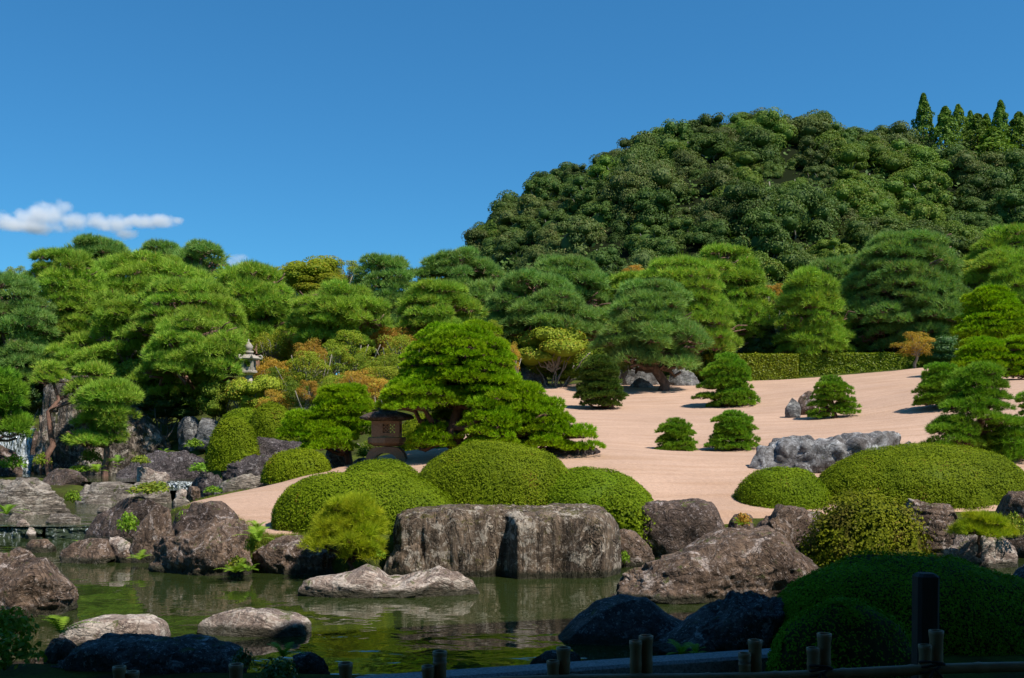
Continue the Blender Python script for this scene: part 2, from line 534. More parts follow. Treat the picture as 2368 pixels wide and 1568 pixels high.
extra = [(-5, 7.4, .14), (-2, 7.0, .12), (1, 6.8, .12), (4, 7.2, .12), (8, 8.0, .15), (12, 9, .2), (-9, 7, .15), (-6, 5, .12), (0, 5, .1), (6, 5, .1), (0, 2, .1), (-8, 0, .1), (8, 0, .1), (0, -8, .1), (-16, 12, .3), (16, 12, .6), (18, 22, 2.8), (-22, 22, 1.3),
         (9.5, 12, .3), (-30, 36, 3.5), (30, 35, 4.6), (-25, 52, 5.0), (0, 52, 4.7), (30, 52, 5.2), (-10, 46, 4.4), (12, 47, 4.7), (-40, -10, .12), (40, -10, .12), (40, 15, 2.0), (-40, 15, 1.2),
         (-8, 18, .3), (-9.5, 20, .3), (-7.5, 23, .45), (-10, 24, .5), (-5.6, 18.5, .5), (-11, 27, .7), (-8.5, 28, .9), (-13, 18, .3)]
pts = np.vstack([pts, np.array(extra, float)])
def rbf_fit(P):
    d = np.sqrt(((P[:, None, :2] - P[None, :, :2]) ** 2).sum(-1) + .6)
    A = d + np.eye(len(P)) * -.12
    return np.linalg.solve(A, P[:, 2] - 1.0)
RW = rbf_fit(pts)
def rbf(x, y):
    r = np.zeros_like(x)
    for (px, py, _), w in zip(pts, RW):
        r += w * np.sqrt((x - px) ** 2 + (y - py) ** 2 + .6)
    return r + 1.0

def poly_sd(x, y, poly):
    """signed distance, positive inside"""
    poly = np.asarray(poly, float)
    inside = np.zeros(x.shape, bool)
    d = np.full(x.shape, 1e9)
    n = len(poly)
    for i in range(n):
        a, b = poly[i], poly[(i + 1) % n]
        e = b - a
        t = np.clip(((x - a[0]) * e[0] + (y - a[1]) * e[1]) / (e @ e + 1e-9), 0, 1)
        d = np.minimum(d, np.hypot(x - a[0] - t * e[0], y - a[1] - t * e[1]))
        c = ((a[1] > y) != (b[1] > y)) & (x < (b[0] - a[0]) * (y - a[1]) / (b[1] - a[1] + 1e-12) + a[0])
        inside ^= c
    return np.where(inside, d, -d)

POND = [(-16, 8.2), (-5, 7.9), (-2.5, 7.5), (0, 7.3), (2.2, 7.9), (5.5, 9.2), (9.5, 10.2), (12, 14.9), (6.5, 14.9), (4.5, 14.8), (3.0, 14.9), (1.5, 14.5), (1.0, 13.0), (-1.0, 12.75), (-2.6, 12.9), (-4.2, 13.2), (-5.0, 14.4), (-5.6, 15.8), (-6.2, 17.3), (-12, 17.35), (-16, 16.5)]
POOL = [(-14, 17.3), (-6.1, 17.25), (-5.9, 19), (-6.3, 21), (-6.9, 23.8), (-9.5, 24.0), (-14, 23)]
POOLM = [(-7.1, 23.7), (-7.3, 24.7), (-9.0, 24.7), (-9.2, 23.7)]
POOL2 = [(-7.6, 24.6), (-8.0, 26.5), (-9.6, 29), (-12.2, 31), (-16, 31.5), (-16, 29), (-12, 26.6), (-10.6, 24.8)]
HILL = [(-60, 0), (-34, 0), (-22, 11), (-13, 20), (-3, 31), (7, 39.5), (23, 48), (39, 54), (42, 54.5), (55, 59), (67, 60), (80, 58), (97, 52.5), (106, 49.5), (133, 48.5), (180, 42), (260, 28), (400, 0)]
def hill_h(x, y):
    hx = np.array([p[0] for p in HILL], float)
    hz = np.array([p[1] for p in HILL], float)
    hz = hz + 17.0 * (hz > 0)
    r = np.interp(x * 260.0 / np.clip(y, 200, 300), hx, hz) * np.clip(y, 200, 300) / 260.0
    s = np.sin(np.clip((y - 128) / 132.0, 0, 1) * np.pi / 2) ** 1.15
    b = sstep(560, 300, y)
    n = fbm(np.stack([x / 38, y / 38, x * 0], -1).reshape(-1, 3), 3, 5).reshape(x.shape)
    return np.maximum(r * s * b + n * 3.0 * s * b * (r > 1), 0)
def far_hill(x, y):
    return 128 * np.exp(-((x + 450) / 120.0) ** 2 - ((y - 760) / 150.0) ** 2) + 30 * np.exp(-((x - 700) / 260.0) ** 2 - ((y - 900) / 200.0) ** 2)
def land(x, y):
    x = np.asarray(x, float)
    y = np.asarray(y, float)
    h = rbf(x, y)
    far = sstep(42, 62, np.hypot(x, y - 14))
    h = h * (1 - far) + 4.8 * far * sstep(-60, 30, y) + .12 * far * (1 - sstep(-60, 30, y))
    h = np.clip(h, 0.10, 8.0)
    for poly, bed, w in ((POND, -.75, .5), (POOL, -.10, .45), (POOLM, .2, .4), (POOL2, .3, .5)):
        near = (np.abs(x) < 20) & (y < 34) & (y > 4)
        sd = np.full(x.shape, -9.0)
        if near.any():
            sd[near] = poly_sd(x[near], y[near], poly)
        t = sstep(-.25, w, sd)
        h = h * (1 - t) + bed * t
    return h + hill_h(x, y) + far_hill(x, y)
def ground_z(x, y):
    return float(land(np.array([x]), np.array([y]))[0])

def grid_mesh(name, xs, ys, zf, mats, tri_keep=None):
    X, Y = np.meshgrid(xs, ys)
    Z = zf(X, Y)
    V = np.stack([X, Y, Z], -1).reshape(-1, 3)
    nx, ny = len(xs), len(ys)
    i, j = np.meshgrid(np.arange(nx - 1), np.arange(ny - 1))
    a = (j * nx + i).ravel()
    q = np.stack([a, a + 1, a + nx + 1, a + nx], 1)
    if tri_keep is not None:
        k = tri_keep(X, Y).ravel()
        q = q[k[q].any(1)]
    return mesh(name, V, [q], mats, smooth=True)

def spaced(lo, hi, step, far, n):
    g = np.geomspace(step, far, n)
    return np.concatenate([lo - np.cumsum(g)[::-1], np.arange(lo, hi, step), hi + np.cumsum(g) - step])

# ---- ground
def ground_material():
    m, nt, out = nt_mat('soil_and_moss')
    tc = N(nt, 'ShaderNodeTexCoord')
    n1 = N(nt, 'ShaderNodeTexNoise', i_Scale=1.3, i_Detail=8.0, i_Roughness=.7)
    nt.links.new(tc.outputs['Object'], n1.inputs['Vector'])
    n2 = N(nt, 'ShaderNodeTexNoise', i_Scale=26.0, i_Detail=6.0, i_Roughness=.7)
    nt.links.new(tc.outputs['Object'], n2.inputs['Vector'])
    c = ramp(nt, [(.36, (.045, .035, .018)), (.5, (.055, .070, .014)), (.62, (.085, .105, .018))], n1.outputs['Fac'])
    c = mix(nt, .6, c, ramp(nt, [(.3, .5), (.7, 1.5)], n2.outputs['Fac']), 'MULTIPLY')
    sx = N(nt, 'ShaderNodeSeparateXYZ')
    nt.links.new(tc.outputs['Object'], sx.inputs[0])
    hz_ = N(nt, 'ShaderNodeMapRange')
    hz_.inputs['From Min'].default_value = 120
    hz_.inputs['From Max'].default_value = 140
    nt.links.new(sx.outputs[1], hz_.inputs['Value'])
    c = mix(nt, hz_.outputs[0], c, (.010, .014, .005))     # leaf litter of the wood
    pb = N(nt, 'ShaderNodeBsdfPrincipled')
    pb.inputs['Specular IOR Level'].default_value = .03
    pb.inputs['Roughness'].default_value = .95
    nt.links.new(c, pb.inputs['Base Color'])
    bp = N(nt, 'ShaderNodeBump')
    bp.inputs['Strength'].default_value = .8
    bp.inputs['Distance'].default_value = .05
    nt.links.new(n2.outputs['Fac'], bp.inputs['Height'])
    nt.links.new(bp.outputs[0], pb.inputs['Normal'])
    nt.links.new(pb.outputs[0], out.inputs['Surface'])
    return m
M_GROUND = ground_material()
xs = spaced(-16, 16, .2, 700, 60)
ys = np.concatenate([np.array([-400, -200, -100, -50, -25, -12, -6, -3, 0, 2, 3.5]), np.arange(5, 42, .2), 42 + np.cumsum(np.geomspace(.25, 9, 60)), np.arange(196, 420, 5.0), np.array([420, 500, 560, 640, 720, 800, 900, 1000, 1200, 1600, 2200, 3200, 5000])])
ys = np.unique(np.round(ys, 3))
def gz(X, Y):
    h = land(X, Y)
    n = fbm(np.stack([X * 1.3, Y * 1.3, X * 0], -1).reshape(-1, 3), 3, 3).reshape(X.shape)
    return h - .03 + n * .02
g_o = link('ground', grid_mesh('ground', xs, ys, gz, M_GROUND))
tag(g_o, kind='structure')

# ---- raked sand
SAND_P = [(425, 16.4), (520, 17.0), (640, 18.0), (740, 19.3), (830, 20.6), (900, 21.2), (1040, 21.6), (1060, 24), (1120, 28), (1150, 32), (1190, 38.6), (1300, 40.2), (1500, 40.5), (1730, 39.6), (1850, 39.8), (2000, 39.4), (2140, 38.6), (2300, 36), (2700, 34), (2800, 20), (2700, 15.4), (2400, 15.4), (1900, 15.4), (1750, 15.3), (1690, 15.25), (1500, 15.2), (1200, 15.0), (900, 14.2), (640, 13.45), (575, 13.6), (545, 14.6), (470, 15.9)]
SAND = [(((px - CX) / F * Y), Y) for px, Y in SAND_P]
def sand_sd(X, Y):
    sd = np.full(X.shape, -9.0)
    near = (X > -9) & (X < 27) & (Y > 12) & (Y < 43)
    sd[near] = poly_sd(X[near], Y[near], SAND)
    return sd
def sz(X, Y):
    sd = sand_sd(X, Y)
    n = vnoise(np.stack([X * .5, Y * .5, X * 0], -1).reshape(-1, 3), 9).reshape(X.shape)
    return land(X, Y) + .035 - .16 * sstep(.12, -.25, sd) + n * .02
def sand_material():
    m, nt, out = nt_mat('pink_white_gravel')
    tc = N(nt, 'ShaderNodeTexCoord')
    def ns(sc, det, mp=None, rg=.6):
        n = N(nt, 'ShaderNodeTexNoise', i_Scale=sc, i_Detail=float(det), i_Roughness=rg)
        if mp is None: nt.links.new(tc.outputs['Object'], n.inputs['Vector'])
        else:
            q = N(nt, 'ShaderNodeMapping')
            q.inputs['Scale'].default_value = mp
            q.inputs['Rotation'].default_value = (0, 0, .12)
            nt.links.new(tc.outputs['Object'], q.inputs['Vector'])
            nt.links.new(q.outputs[0], n.inputs['Vector'])
        return n.outputs['Fac']
    big = ns(.5, 4)
    streak = ns(1.6, 7, (.22, 2.6, 1), .7)
    grain = ns(15, 6, None, .9)
    dots = ns(13, 3, None, .9)
    c = ramp(nt, [(.35, (.42, .275, .195)), (.65, (.50, .33, .235))], big)
    c = mix(nt, ramp(nt, [(.46, 0.0), (.62, .65)], streak), c, (.38, .235, .15))
    c = mix(nt, .55, c, ramp(nt, [(.25, .50), (.75, 1.45)], grain), 'MULTIPLY')
    c = mix(nt, ramp(nt, [(.70, 0.0), (.76, .5)], dots), c, (.22, .14, .10))
    pb = N(nt, 'ShaderNodeBsdfPrincipled')
    pb.inputs['Roughness'].default_value = .95
    pb.inputs['Specular IOR Level'].default_value = .1
    nt.links.new(c, pb.inputs['Base Color'])
    bp = N(nt, 'ShaderNodeBump')
    bp.inputs['Strength'].default_value = .5
    bp.inputs['Distance'].default_value = .02
    nt.links.new(math_n(nt, 'ADD', grain, math_n(nt, 'MULTIPLY', streak, 2.0)), bp.inputs['Height'])
    nt.links.new(bp.outputs[0], pb.inputs['Normal'])
    nt.links.new(pb.outputs[0], out.inputs['Surface'])
    return m
s_o = link('sand', grid_mesh('sand', np.arange(-8.5, 24, .13), np.arange(13, 41.5, .13), sz, sand_material(), lambda X, Y: sand_sd(X, Y) > -.3))
tag(s_o, kind='structure')

# ---- water
def water_material(name, deep, bump, sc, rough=.02, ior=1.48):
    m, nt, out = nt_mat(name)
    tc = N(nt, 'ShaderNodeTexCoord')
    mp = N(nt, 'ShaderNodeMapping')
    mp.inputs['Scale'].default_value = (.75, 1.15, 1)
    nt.links.new(tc.outputs['Object'], mp.inputs['Vector'])
    a = N(nt, 'ShaderNodeTexNoise', i_Scale=sc, i_Detail=2.5, i_Roughness=.5, i_Distortion=.7)
    b = N(nt, 'ShaderNodeTexNoise', i_Scale=sc * .33, i_Detail=1.5, i_Distortion=.5)
    c = N(nt, 'ShaderNodeTexNoise', i_Scale=.35, i_Detail=2.0)
    for n in (a, b, c):
        nt.links.new(mp.outputs[0], n.inputs['Vector'])
    h = math_n(nt, 'ADD', math_n(nt, 'MULTIPLY', a.outputs['Fac'], .45), math_n(nt, 'MULTIPLY', b.outputs['Fac'], 1.2))
    pb = N(nt, 'ShaderNodeBsdfPrincipled')
    pb.inputs['Base Color'].default_value = (*deep, 1)
    pb.inputs['Roughness'].default_value = rough
    pb.inputs['IOR'].default_value = ior
    bp = N(nt, 'ShaderNodeBump')
    bp.inputs['Distance'].default_value = .05
    nt.links.new(ramp(nt, [(.35, bump * .35), (.65, bump)], c.outputs['Fac']), bp.inputs['Strength'])
    nt.links.new(h, bp.inputs['Height'])
    nt.links.new(bp.outputs[0], pb.inputs['Normal'])
    nt.links.new(pb.outputs[0], out.inputs['Surface'])
    return m
M_WATER = water_material('pond_water', (.022, .032, .008), .42, 3.0)
M_WATER2 = water_material('stream_water', (.025, .035, .012), .8, 7.0)
def sheet(name, x0, x1, y0, y1, z, mat, n=2):
    X, Y = np.meshgrid(np.linspace(x0, x1, n), np.linspace(y0, y1, n))
    V = np.stack([X, Y, X * 0 + z], -1).reshape(-1, 3)
    i, j = np.meshgrid(np.arange(n - 1), np.arange(n - 1))
    a = (j * n + i).ravel()
    o = link(name, mesh(name, V, [np.stack([a, a + 1, a + n + 1, a + n], 1)], mat))
    tag(o, kind='structure')
    return o
def poly_sheet(name, poly, z, mat, grow=.0):
    P = np.array(poly, float)
    c = P.mean(0)
    P = P + norm(P - c) * grow
    o = link(name, mesh(name, np.column_stack([P, np.full(len(P), z)]), [np.arange(len(P))[None]], mat))
    return tag(o, kind='structure')
poly_sheet('pond_water', POND, 0.0, M_WATER, .15)
poly_sheet('stream_water', POOL, 0.20, M_WATER2, .1)
poly_sheet('stream_water', POOLM, 0.45, M_WATER2, .1)
poly_sheet('stream_water', POOL2, 0.60, M_WATER2, .1)

# falling water: white streaks over clear dark water
def fall_material(name, cover):
    m, nt, out = nt_mat(name)
    tc = N(nt, 'ShaderNodeTexCoord')
    mp = N(nt, 'ShaderNodeMapping')
    mp.inputs['Scale'].default_value = (16, 16, 3.2)
    nt.links.new(tc.outputs['Object'], mp.inputs['Vector'])
    a = N(nt, 'ShaderNodeTexNoise', i_Scale=1.0, i_Detail=5.0, i_Roughness=.7, i_Distortion=1.0)
    nt.links.new(mp.outputs[0], a.inputs['Vector'])
    f = ramp(nt, [(cover, 0.0), (cover + .16, .95)], a.outputs['Fac'])
    pb = N(nt, 'ShaderNodeBsdfPrincipled')
    pb.inputs['Base Color'].default_value = (.72, .76, .78, 1)
    pb.inputs['Roughness'].default_value = .25
    p2 = N(nt, 'ShaderNodeBsdfPrincipled')
    p2.inputs['Base Color'].default_value = (.035, .045, .02, 1)
    p2.inputs['Roughness'].default_value = .08
    bp = N(nt, 'ShaderNodeBump')
    bp.inputs['Strength'].default_value = 1.0
    bp.inputs['Distance'].default_value = .04
    nt.links.new(a.outputs['Fac'], bp.inputs['Height'])
    nt.links.new(bp.outputs[0], pb.inputs['Normal'])
    nt.links.new(bp.outputs[0], p2.inputs['Normal'])
    ms = N(nt, 'ShaderNodeMixShader')
    nt.links.new(f, ms.inputs[0])
    nt.links.new(p2.outputs[0], ms.inputs[1])
    nt.links.new(pb.outputs[0], ms.inputs[2])
    nt.links.new(ms.outputs[0], out.inputs['Surface'])
    return m
M_FALL = fall_material('falling_water', .45)
M_CASC = fall_material('thin_cascade_water', .56)
def fall(name, label, a, b, z0, z1, run, mat, seed, nx=50, nz=24, cat='waterfall'):
    """curtain from the lip a-b (x,y) at z1 down to z0, thrown forward by run metres"""
    t = np.linspace(0, 1, nx)
    s = np.linspace(0, 1, nz)
    T, Sx = np.meshgrid(t, s)
    X = a[0] * (1 - T) + b[0] * T
    Y = a[1] * (1 - T) + b[1] * T - run * np.sqrt(Sx)
    n = fbm(np.stack([T * 14, Sx * 3, T * 0 + seed], -1).reshape(-1, 3), 3, seed).reshape(T.shape)
    Y = Y + n * .06
    Z = z1 - (z1 - z0) * Sx ** 1.3 + n * .015
    V = np.stack([X, Y, Z], -1).reshape(-1, 3)
    back = V + np.array([0, .05, 0])
    i, j = np.meshgrid(np.arange(nx - 1), np.arange(nz - 1))
    q = (j * nx + i).ravel()
    q = np.stack([q, q + 1, q + nx + 1, q + nx], 1)
    g = Geo()
    g.add(V, q, 0, True)
    g.add(back, q[:, ::-1], 0, True)
    o = link(name, g.build(name, [mat]))
    return tag(o, label, cat)
p0, p1 = W(-6, 1000, 31.2), W(84, 1000, 31.0)
fall('waterfall', 'white waterfall pouring between dark rocks at the far left edge of the garden', p0[:2], p1[:2], 1.10, 1.95, .4, M_FALL, 3)
p0, p1 = W(34, 1050, 30.8), W(94, 1050, 30.7)
fall('waterfall', 'small white lower step of the waterfall just above the upper pool', p0[:2], p1[:2], .58, 1.14, .7, M_FALL, 5)
p0, p1 = W(112, 1220, 17.3), W(330, 1220, 17.22)
fall('cascade', 'wide low cascade where the stream drops into the pond beside the brown rocks', p0[:2], p1[:2], -.02, .205, .16, M_CASC, 7, cat='cascade')
p0, p1 = W(-60, 1220, 17.4), W(104, 1220, 17.3)
fall('cascade', 'short low cascade at the left edge of the pond', p0[:2], p1[:2], -.02, .205, .16, M_CASC, 8, cat='cascade')
p0, p1 = W(386, 1115, 24.7), W(446, 1115, 24.6)
fall('cascade', 'tiny white cascade between the pale rocks at the tip of the sand', p0[:2], p1[:2], .42, .61, .2, M_FALL, 9, cat='cascade')
# ------------------------------------------------------------------ rocks
def rock(label, x0, x1, yt, yb, Y, mat, dep=.7, zb=None, box=2.6, sub=5, seed=1, prof=None, amp=.10, cuts=9, front=None, strat=0.0, vert=0.0, rz=0.0, name='rock', cat='rock', group=None, sink=.35, fr=1.6, lock=False, fold=0.0):
    """x0..x1, yt..yb: extent in the picture; Y: distance of its waterline front; prof: [(t, h)] outline of the top, h = 0..1"""
    rng = np.random.default_rng(seed)
    if zb is not None and not lock:
        Y = (H - zb) * F / (yb - CY)
    w = (x1 - x0) / F * Y
    d = w * dep
    Yc = Y + d / 2 * .75
    k = Yc / Y
    w *= k
    cx = ((x0 + x1) / 2 - CX) / F * Yc
    zt = H - (yt - CY) / F * Yc
    z_base = H - (yb - CY) / F * Y if zb is None else zb
    V, Fc = ico(sub)
    V = V.copy()
    p = box
    V = V / ((np.abs(V) ** p).sum(1) ** (1 / p))[:, None]
    for i in range(cuts):
        n = norm(rng.normal(0, 1, 3) * np.array([1, 1, .7]))
        off = rng.uniform(.62, .9) * (1 + .25 * (box > 3))
        dd = V @ n - off
        V = V - np.maximum(dd, 0)[:, None] * n * .92
    asp = np.array([w, d, max(zt - z_base, .05) * 2])
    asp = asp / asp.max()
    q = V * asp * fr + seed * 7.3
    dn = norm(V)
    disp = fbm(q * 1.1, 3, seed) * amp * .9 + (ridged(q * 2.3, 4, seed + 5) * .5) * amp * .55 + fbm(q * 9, 3, seed + 9) * amp * .12
    if fold:
        b = np.abs(vnoise(q * 1.15 + 9 + .3 * fbm(q * 2, 2, 3)[:, None], seed + 31)) * 1.3 + .4 * np.abs(vnoise(q * 2.6, seed + 32))
        disp = disp * .35 + fold * (b - .5)
    if vert:
        disp = disp + vert * ridged(q * np.array([5.5, 5.5, .7]), 4, seed + 21)
    V = V + dn * disp[:, None] * (1 / np.maximum(asp, .4)) ** .3
    if strat:
        zz = V[:, 2] * asp[2] * 9 + fbm(q * 1.0, 3, seed + 3) * 1.0
        st = np.abs((zz % 1.0) - .5) * 2
        hh = hash3(np.floor(zz).astype(np.int64), np.zeros(len(V), np.int64), np.zeros(len(V), np.int64), seed)
        off = strat * (st ** 2 * -.6 + hh * .5)
        V[:, :2] += norm(V[:, :2]) * off[:, None]
    top = V[:, 2] > 0
    V[top, 2] /= V[:, 2].max()
    V[~top, 2] /= -V[:, 2].min()
    V[:, 0] = (V[:, 0] - V[:, 0].min()) / (V[:, 0].max() - V[:, 0].min()) * 2 - 1
    V[:, 1] = (V[:, 1] - V[:, 1].min()) / (V[:, 1].max() - V[:, 1].min()) * 2 - 1
    if prof is not None:
        pr = np.interp((V[:, 0] + 1) / 2, [a for a, _ in prof], [b for _, b in prof])
        nb = 14
        ctr = (np.arange(nb) + .5) / nb * 2 - 1
        mx = np.array([V[(np.abs(V[:, 0] - c) < 1.3 / nb), 2].max() for c in ctr])
        loc = np.interp(V[:, 0], ctr, mx)
        V[top, 2] *= (pr / np.maximum(loc, .28))[top]
    hz = zt - z_base
    X = V[:, 0] * w / 2
    Yy = V[:, 1] * d / 2
    Z = np.where(V[:, 2] > 0, V[:, 2] * hz, V[:, 2] * max(sink, hz * .3))
    if front is not None:
        fo = np.interp((V[:, 0] + 1) / 2, [a for a, _ in front], [b for _, b in front])
        Yy = Yy + fo * np.clip(-V[:, 1] * 1.6, 0, 1) * sstep(1.02, .80, V[:, 2])
    V2 = np.stack([X, Yy, Z], 1)
    if rz:
        c, s = math.cos(rz), math.sin(rz)
        V2 = np.stack([V2[:, 0] * c - V2[:, 1] * s, V2[:, 0] * s + V2[:, 1] * c, V2[:, 2]], 1)
    o = link(name, mesh(name, V2, [Fc], mat, smooth=True), loc=(cx, Y + d / 2, z_base))
    tag(o, label, cat, group)
    return o

G_P = 'rocks along the pond shore'
G_S = 'rocks of the stream and waterfall'
# shore, centre
rock('long flat-topped brown rock with a sheer striated face below the central round bushes', 905, 1437, 1168, 1337, 12.55, M_RK_FLAT, dep=.5, zb=0, box=9, sub=7, seed=3, amp=.035, cuts=0, vert=.028, rz=.03,
     prof=[(0, .88), (.03, .93), (.12, .95), (.3, 1), (.5, .98), (.75, 1.0), (.86, 1.0), (.92, .98), (1, .80)], front=[(0, .10), (.2, .04), (.42, .06), (.47, .12), (.50, .10), (.54, -.14), (.7, -.08), (.9, -.08), (1, .2)], group=G_P)
rock('squat brown rock with a stepped flat top right of the long flat rock', 1466, 1686, 1153, 1292, 13.9, M_RK_DARK, dep=.7, zb=.0, box=4.5, sub=6, seed=8, amp=.06, vert=.012, prof=[(0, .72), (.08, .93), (.25, .97), (.7, 1), (.85, .95), (1, .45)], group=G_P)
rock('low grey-brown slab leaning between the long flat rock and the squat rock', 1420, 1515, 1218, 1312, 13.5, M_RK_BROWN, dep=.7, zb=0, box=3.5, seed=12, prof=[(0, 1), (.5, .9), (1, .4)], group=G_P)
rock('huge brown whale-backed slab sloping down into the shaded water', 1412, 1908, 1218, 1398, 11.35, M_RK_BROWN, dep=.62, zb=0, box=3.2, sub=7, seed=21, amp=.10, cuts=8, fr=2.0,
     prof=[(0, .25), (.04, .42), (.15, .5), (.3, .62), (.5, .93), (.58, 1), (.78, .98), (.88, .70), (1, .42)], group=G_P)
rock('pinkish brown boulder between the sand tip and the loose-leaved bush', 1745, 1912, 1166, 1285, 14.2, M_RK_BROWN, dep=.8, zb=0.05, box=3, sub=5, lock=True, seed=23, prof=[(0, .62), (.15, .8), (.35, 1), (.6, .95), (1, .85)], group=G_P)
rock('small brown rock beside the brown fern at the sand tip', 1684, 1752, 1187, 1230, 14.4, M_RK_BROWN, dep=.8, zb=0.3, lock=True, seed=25, group=G_P)
rock('pale pink rock with two humps lying alone in the pond before the long flat rock', 693, 1122, 1303, 1384, 11.55, M_RK_LIGHT, dep=.42, zb=0, box=3.0, sub=6, seed=31, amp=.09, cuts=6, fr=2.2,
     prof=[(0, .50), (.12, .64), (.28, .80), (.36, 1.0), (.42, .86), (.46, .52), (.54, .54), (.62, .78), (.74, 1.0), (.83, .88), (.92, .80), (1, .62)], group=G_P)
rock('flat stepping stone with a mossy rim in the pond, left of the centre', 452, 717, 1411, 1474, 10.05, M_RK_LIGHT, dep=.45, zb=0, box=4, sub=6, seed=35, amp=.06, cuts=6, prof=[(0, .55), (.15, .8), (.35, 1), (.6, .98), (.85, .78), (1, .5)], group=G_P)
rock('pale red-veined block of stone in the pond behind the dark foreground slab', 128, 379, 1426, 1510, 9.45, M_RK_LIGHT, dep=.5, zb=0, box=4.5, sub=5, seed=37, amp=.06, cuts=7, prof=[(0, .45), (.2, .85), (.4, 1), (.8, 1), (1, .8)], group=G_P)
rock('large reddish boulder leaning over the water at the left edge', -70, 148, 1272, 1434, 10.7, M_RK_BROWN, dep=.8, zb=0, box=3, sub=6, seed=41, amp=.11, prof=[(0, 1), (.4, 1.0), (.52, .86), (.75, .86), (.9, .62), (1, .4)], group=G_P)
# shore, left of centre
rock('big veined brown boulder rising from the pond before the tip of the sand', 326, 592, 1192, 1333, 12.6, M_RK_BROWN, dep=.72, zb=0, box=3.0, sub=6, seed=51, amp=.11, fr=2.0, prof=[(0, .38), (.1, .58), (.3, .70), (.5, .80), (.62, 1), (.8, .93), (.93, .88), (1, .6)], group=G_P)
rock('dark rough humped boulder behind the big veined boulder', 372, 562, 1158, 1262, 14.2, M_RK_DARK, dep=.7, zb=0.1, box=3, sub=6, lock=True, seed=53, amp=.11, prof=[(0, .4), (.15, .75), (.35, .97), (.7, 1), (.9, .75), (1, .4)], group=G_P)
rock('long dark brown rounded boulder with white streaks where the stream meets the pond', 182, 432, 1148, 1256, 14.35, M_RK_DARK, dep=.6, zb=.0, box=3, sub=6, seed=55, amp=.07, prof=[(0, .25), (.1, .6), (.25, .85), (.5, 1), (.8, 1), (.92, .85), (1, .4)], group=G_P)
rock('mossy pale-faced rock wedged between the two dark boulders', 300, 402, 1160, 1302, 13.05, M_RK_BROWN, dep=.8, zb=0, box=3, sub=5, seed=57, prof=[(0, .4), (.3, .7), (.6, .95), (1, 1)], group=G_P)
rock('low brown rock with a pale foot in the pond below the cascade', 131, 268, 1244, 1304, 13.3, M_RK_BROWN, dep=.7, zb=0, box=3, sub=5, seed=59, prof=[(0, .4), (.3, .9), (.6, 1), (.85, .95), (1, .3)], group=G_P)
rock('narrow pale stone standing beside the low brown rock', 232, 312, 1240, 1300, 13.5, M_RK_LIGHT, dep=.7, zb=0, seed=60, group=G_P)
rock('small rounded brown stone below the cascade', 52, 128, 1246, 1279, 13.95, M_RK_BROWN, dep=.7, zb=0, seed=61, sub=4, group=G_P)
rock('little pale stone sitting on the lip of the wide cascade', 56, 82, 1219, 1248, 17.0, M_RK_LIGHT, dep=.9, zb=0.0, lock=True, seed=62, sub=4, group=G_S)
rock('rugged reddish brown rock under the yellow-green pine at the water', 576, 798, 1240, 1331, 12.7, M_RK_BROWN, dep=.6, zb=0, box=3, sub=6, seed=63, amp=.13, fr=2.4, prof=[(0, .55), (.2, .92), (.4, 1), (.6, .95), (.8, .8), (1, .5)], group=G_P)
rock('low dark rock at the left foot of the long flat rock', 880, 985, 1245, 1337, 12.45, M_RK_FLAT, dep=.6, zb=0, box=3, seed=64, prof=[(0, .3), (.3, .8), (1, 1)], group=G_P)
# stream, left
rock('pale layered rock at the left edge beside the stream', -60, 162, 1103, 1196, 15.95, M_RK_BUFF, dep=.6, zb=0.18, box=3, sub=6, seed=71, amp=.07, strat=.05, prof=[(0, .9), (.3, 1), (.55, .97), (.8, .7), (1, .15)], group=G_S)
rock('smooth purple-brown boulder below the waterfall', 74, 218, 1083, 1128, 17.5, M_RK_DARK, dep=.6, zb=0.45, box=2.8, seed=73, prof=[(0, .5), (.3, 1), (.6, .95), (1, .4)], group=G_S)
rock('broad pale rock in the middle of the stream', 176, 328, 1114, 1166, 16.8, M_RK_BUFF, dep=.6, zb=0.2, box=3.5, sub=5, seed=75, prof=[(0, .7), (.1, .95), (.6, 1), (.9, .8), (1, .5)], group=G_S)
rock('pale block of rock at the right of the broad stream rock', 305, 392, 1112, 1160, 16.9, M_RK_BUFF, dep=.8, zb=0.25, box=3.5, seed=76, group=G_S)
rock('upright white-streaked stone standing by the stream', 313, 356, 1077, 1122, 17.6, M_RK_LIGHT, dep=.6, zb=0.5, box=3, seed=77, sub=4, group=G_S)
rock('small pale stone leaning on the upright stone', 340, 392, 1090, 1120, 17.7, M_RK_LIGHT, dep=.7, zb=0.5, seed=78, sub=4, group=G_S)
rock('long rough dark rock speckled with lichen under the waterfall cliff', 252, 500, 1037, 1110, 18.9, M_RK_PURP, dep=.45, zb=0.58, box=3, sub=6, seed=79, amp=.1, fr=2.6, prof=[(0, .25), (.15, .7), (.4, .95), (.6, .9), (.8, 1), (1, .35)], group=G_S)
rock('rough grey-brown rock at the tip of the sand', 438, 522, 1091, 1136, 17.7, M_RK_PURP, dep=.7, zb=0.45, box=3, seed=81, prof=[(0, .6), (.3, 1), (.7, .9), (1, .4)], group=G_S)
rock('pale sloping rock along the edge of the sand', 486, 622, 1088, 1142, 19.2, M_RK_BUFF, dep=.5, zb=0.6, box=3, lock=True, seed=83, prof=[(0, .3), (.2, .55), (.5, .8), (.75, 1), (.9, .8), (1, .4)], group=G_S)
rock('small round stone in the stream at the right bank', 405, 433, 1130, 1146, 17.0, M_RK_LIGHT, dep=.8, zb=0.45, seed=84, sub=4, group=G_S)
rock('low stone beside the round stone at the right bank of the stream', 432, 462, 1124, 1140, 17.2, M_RK_BROWN, dep=.8, zb=0.45, seed=85, sub=4, group=G_S)
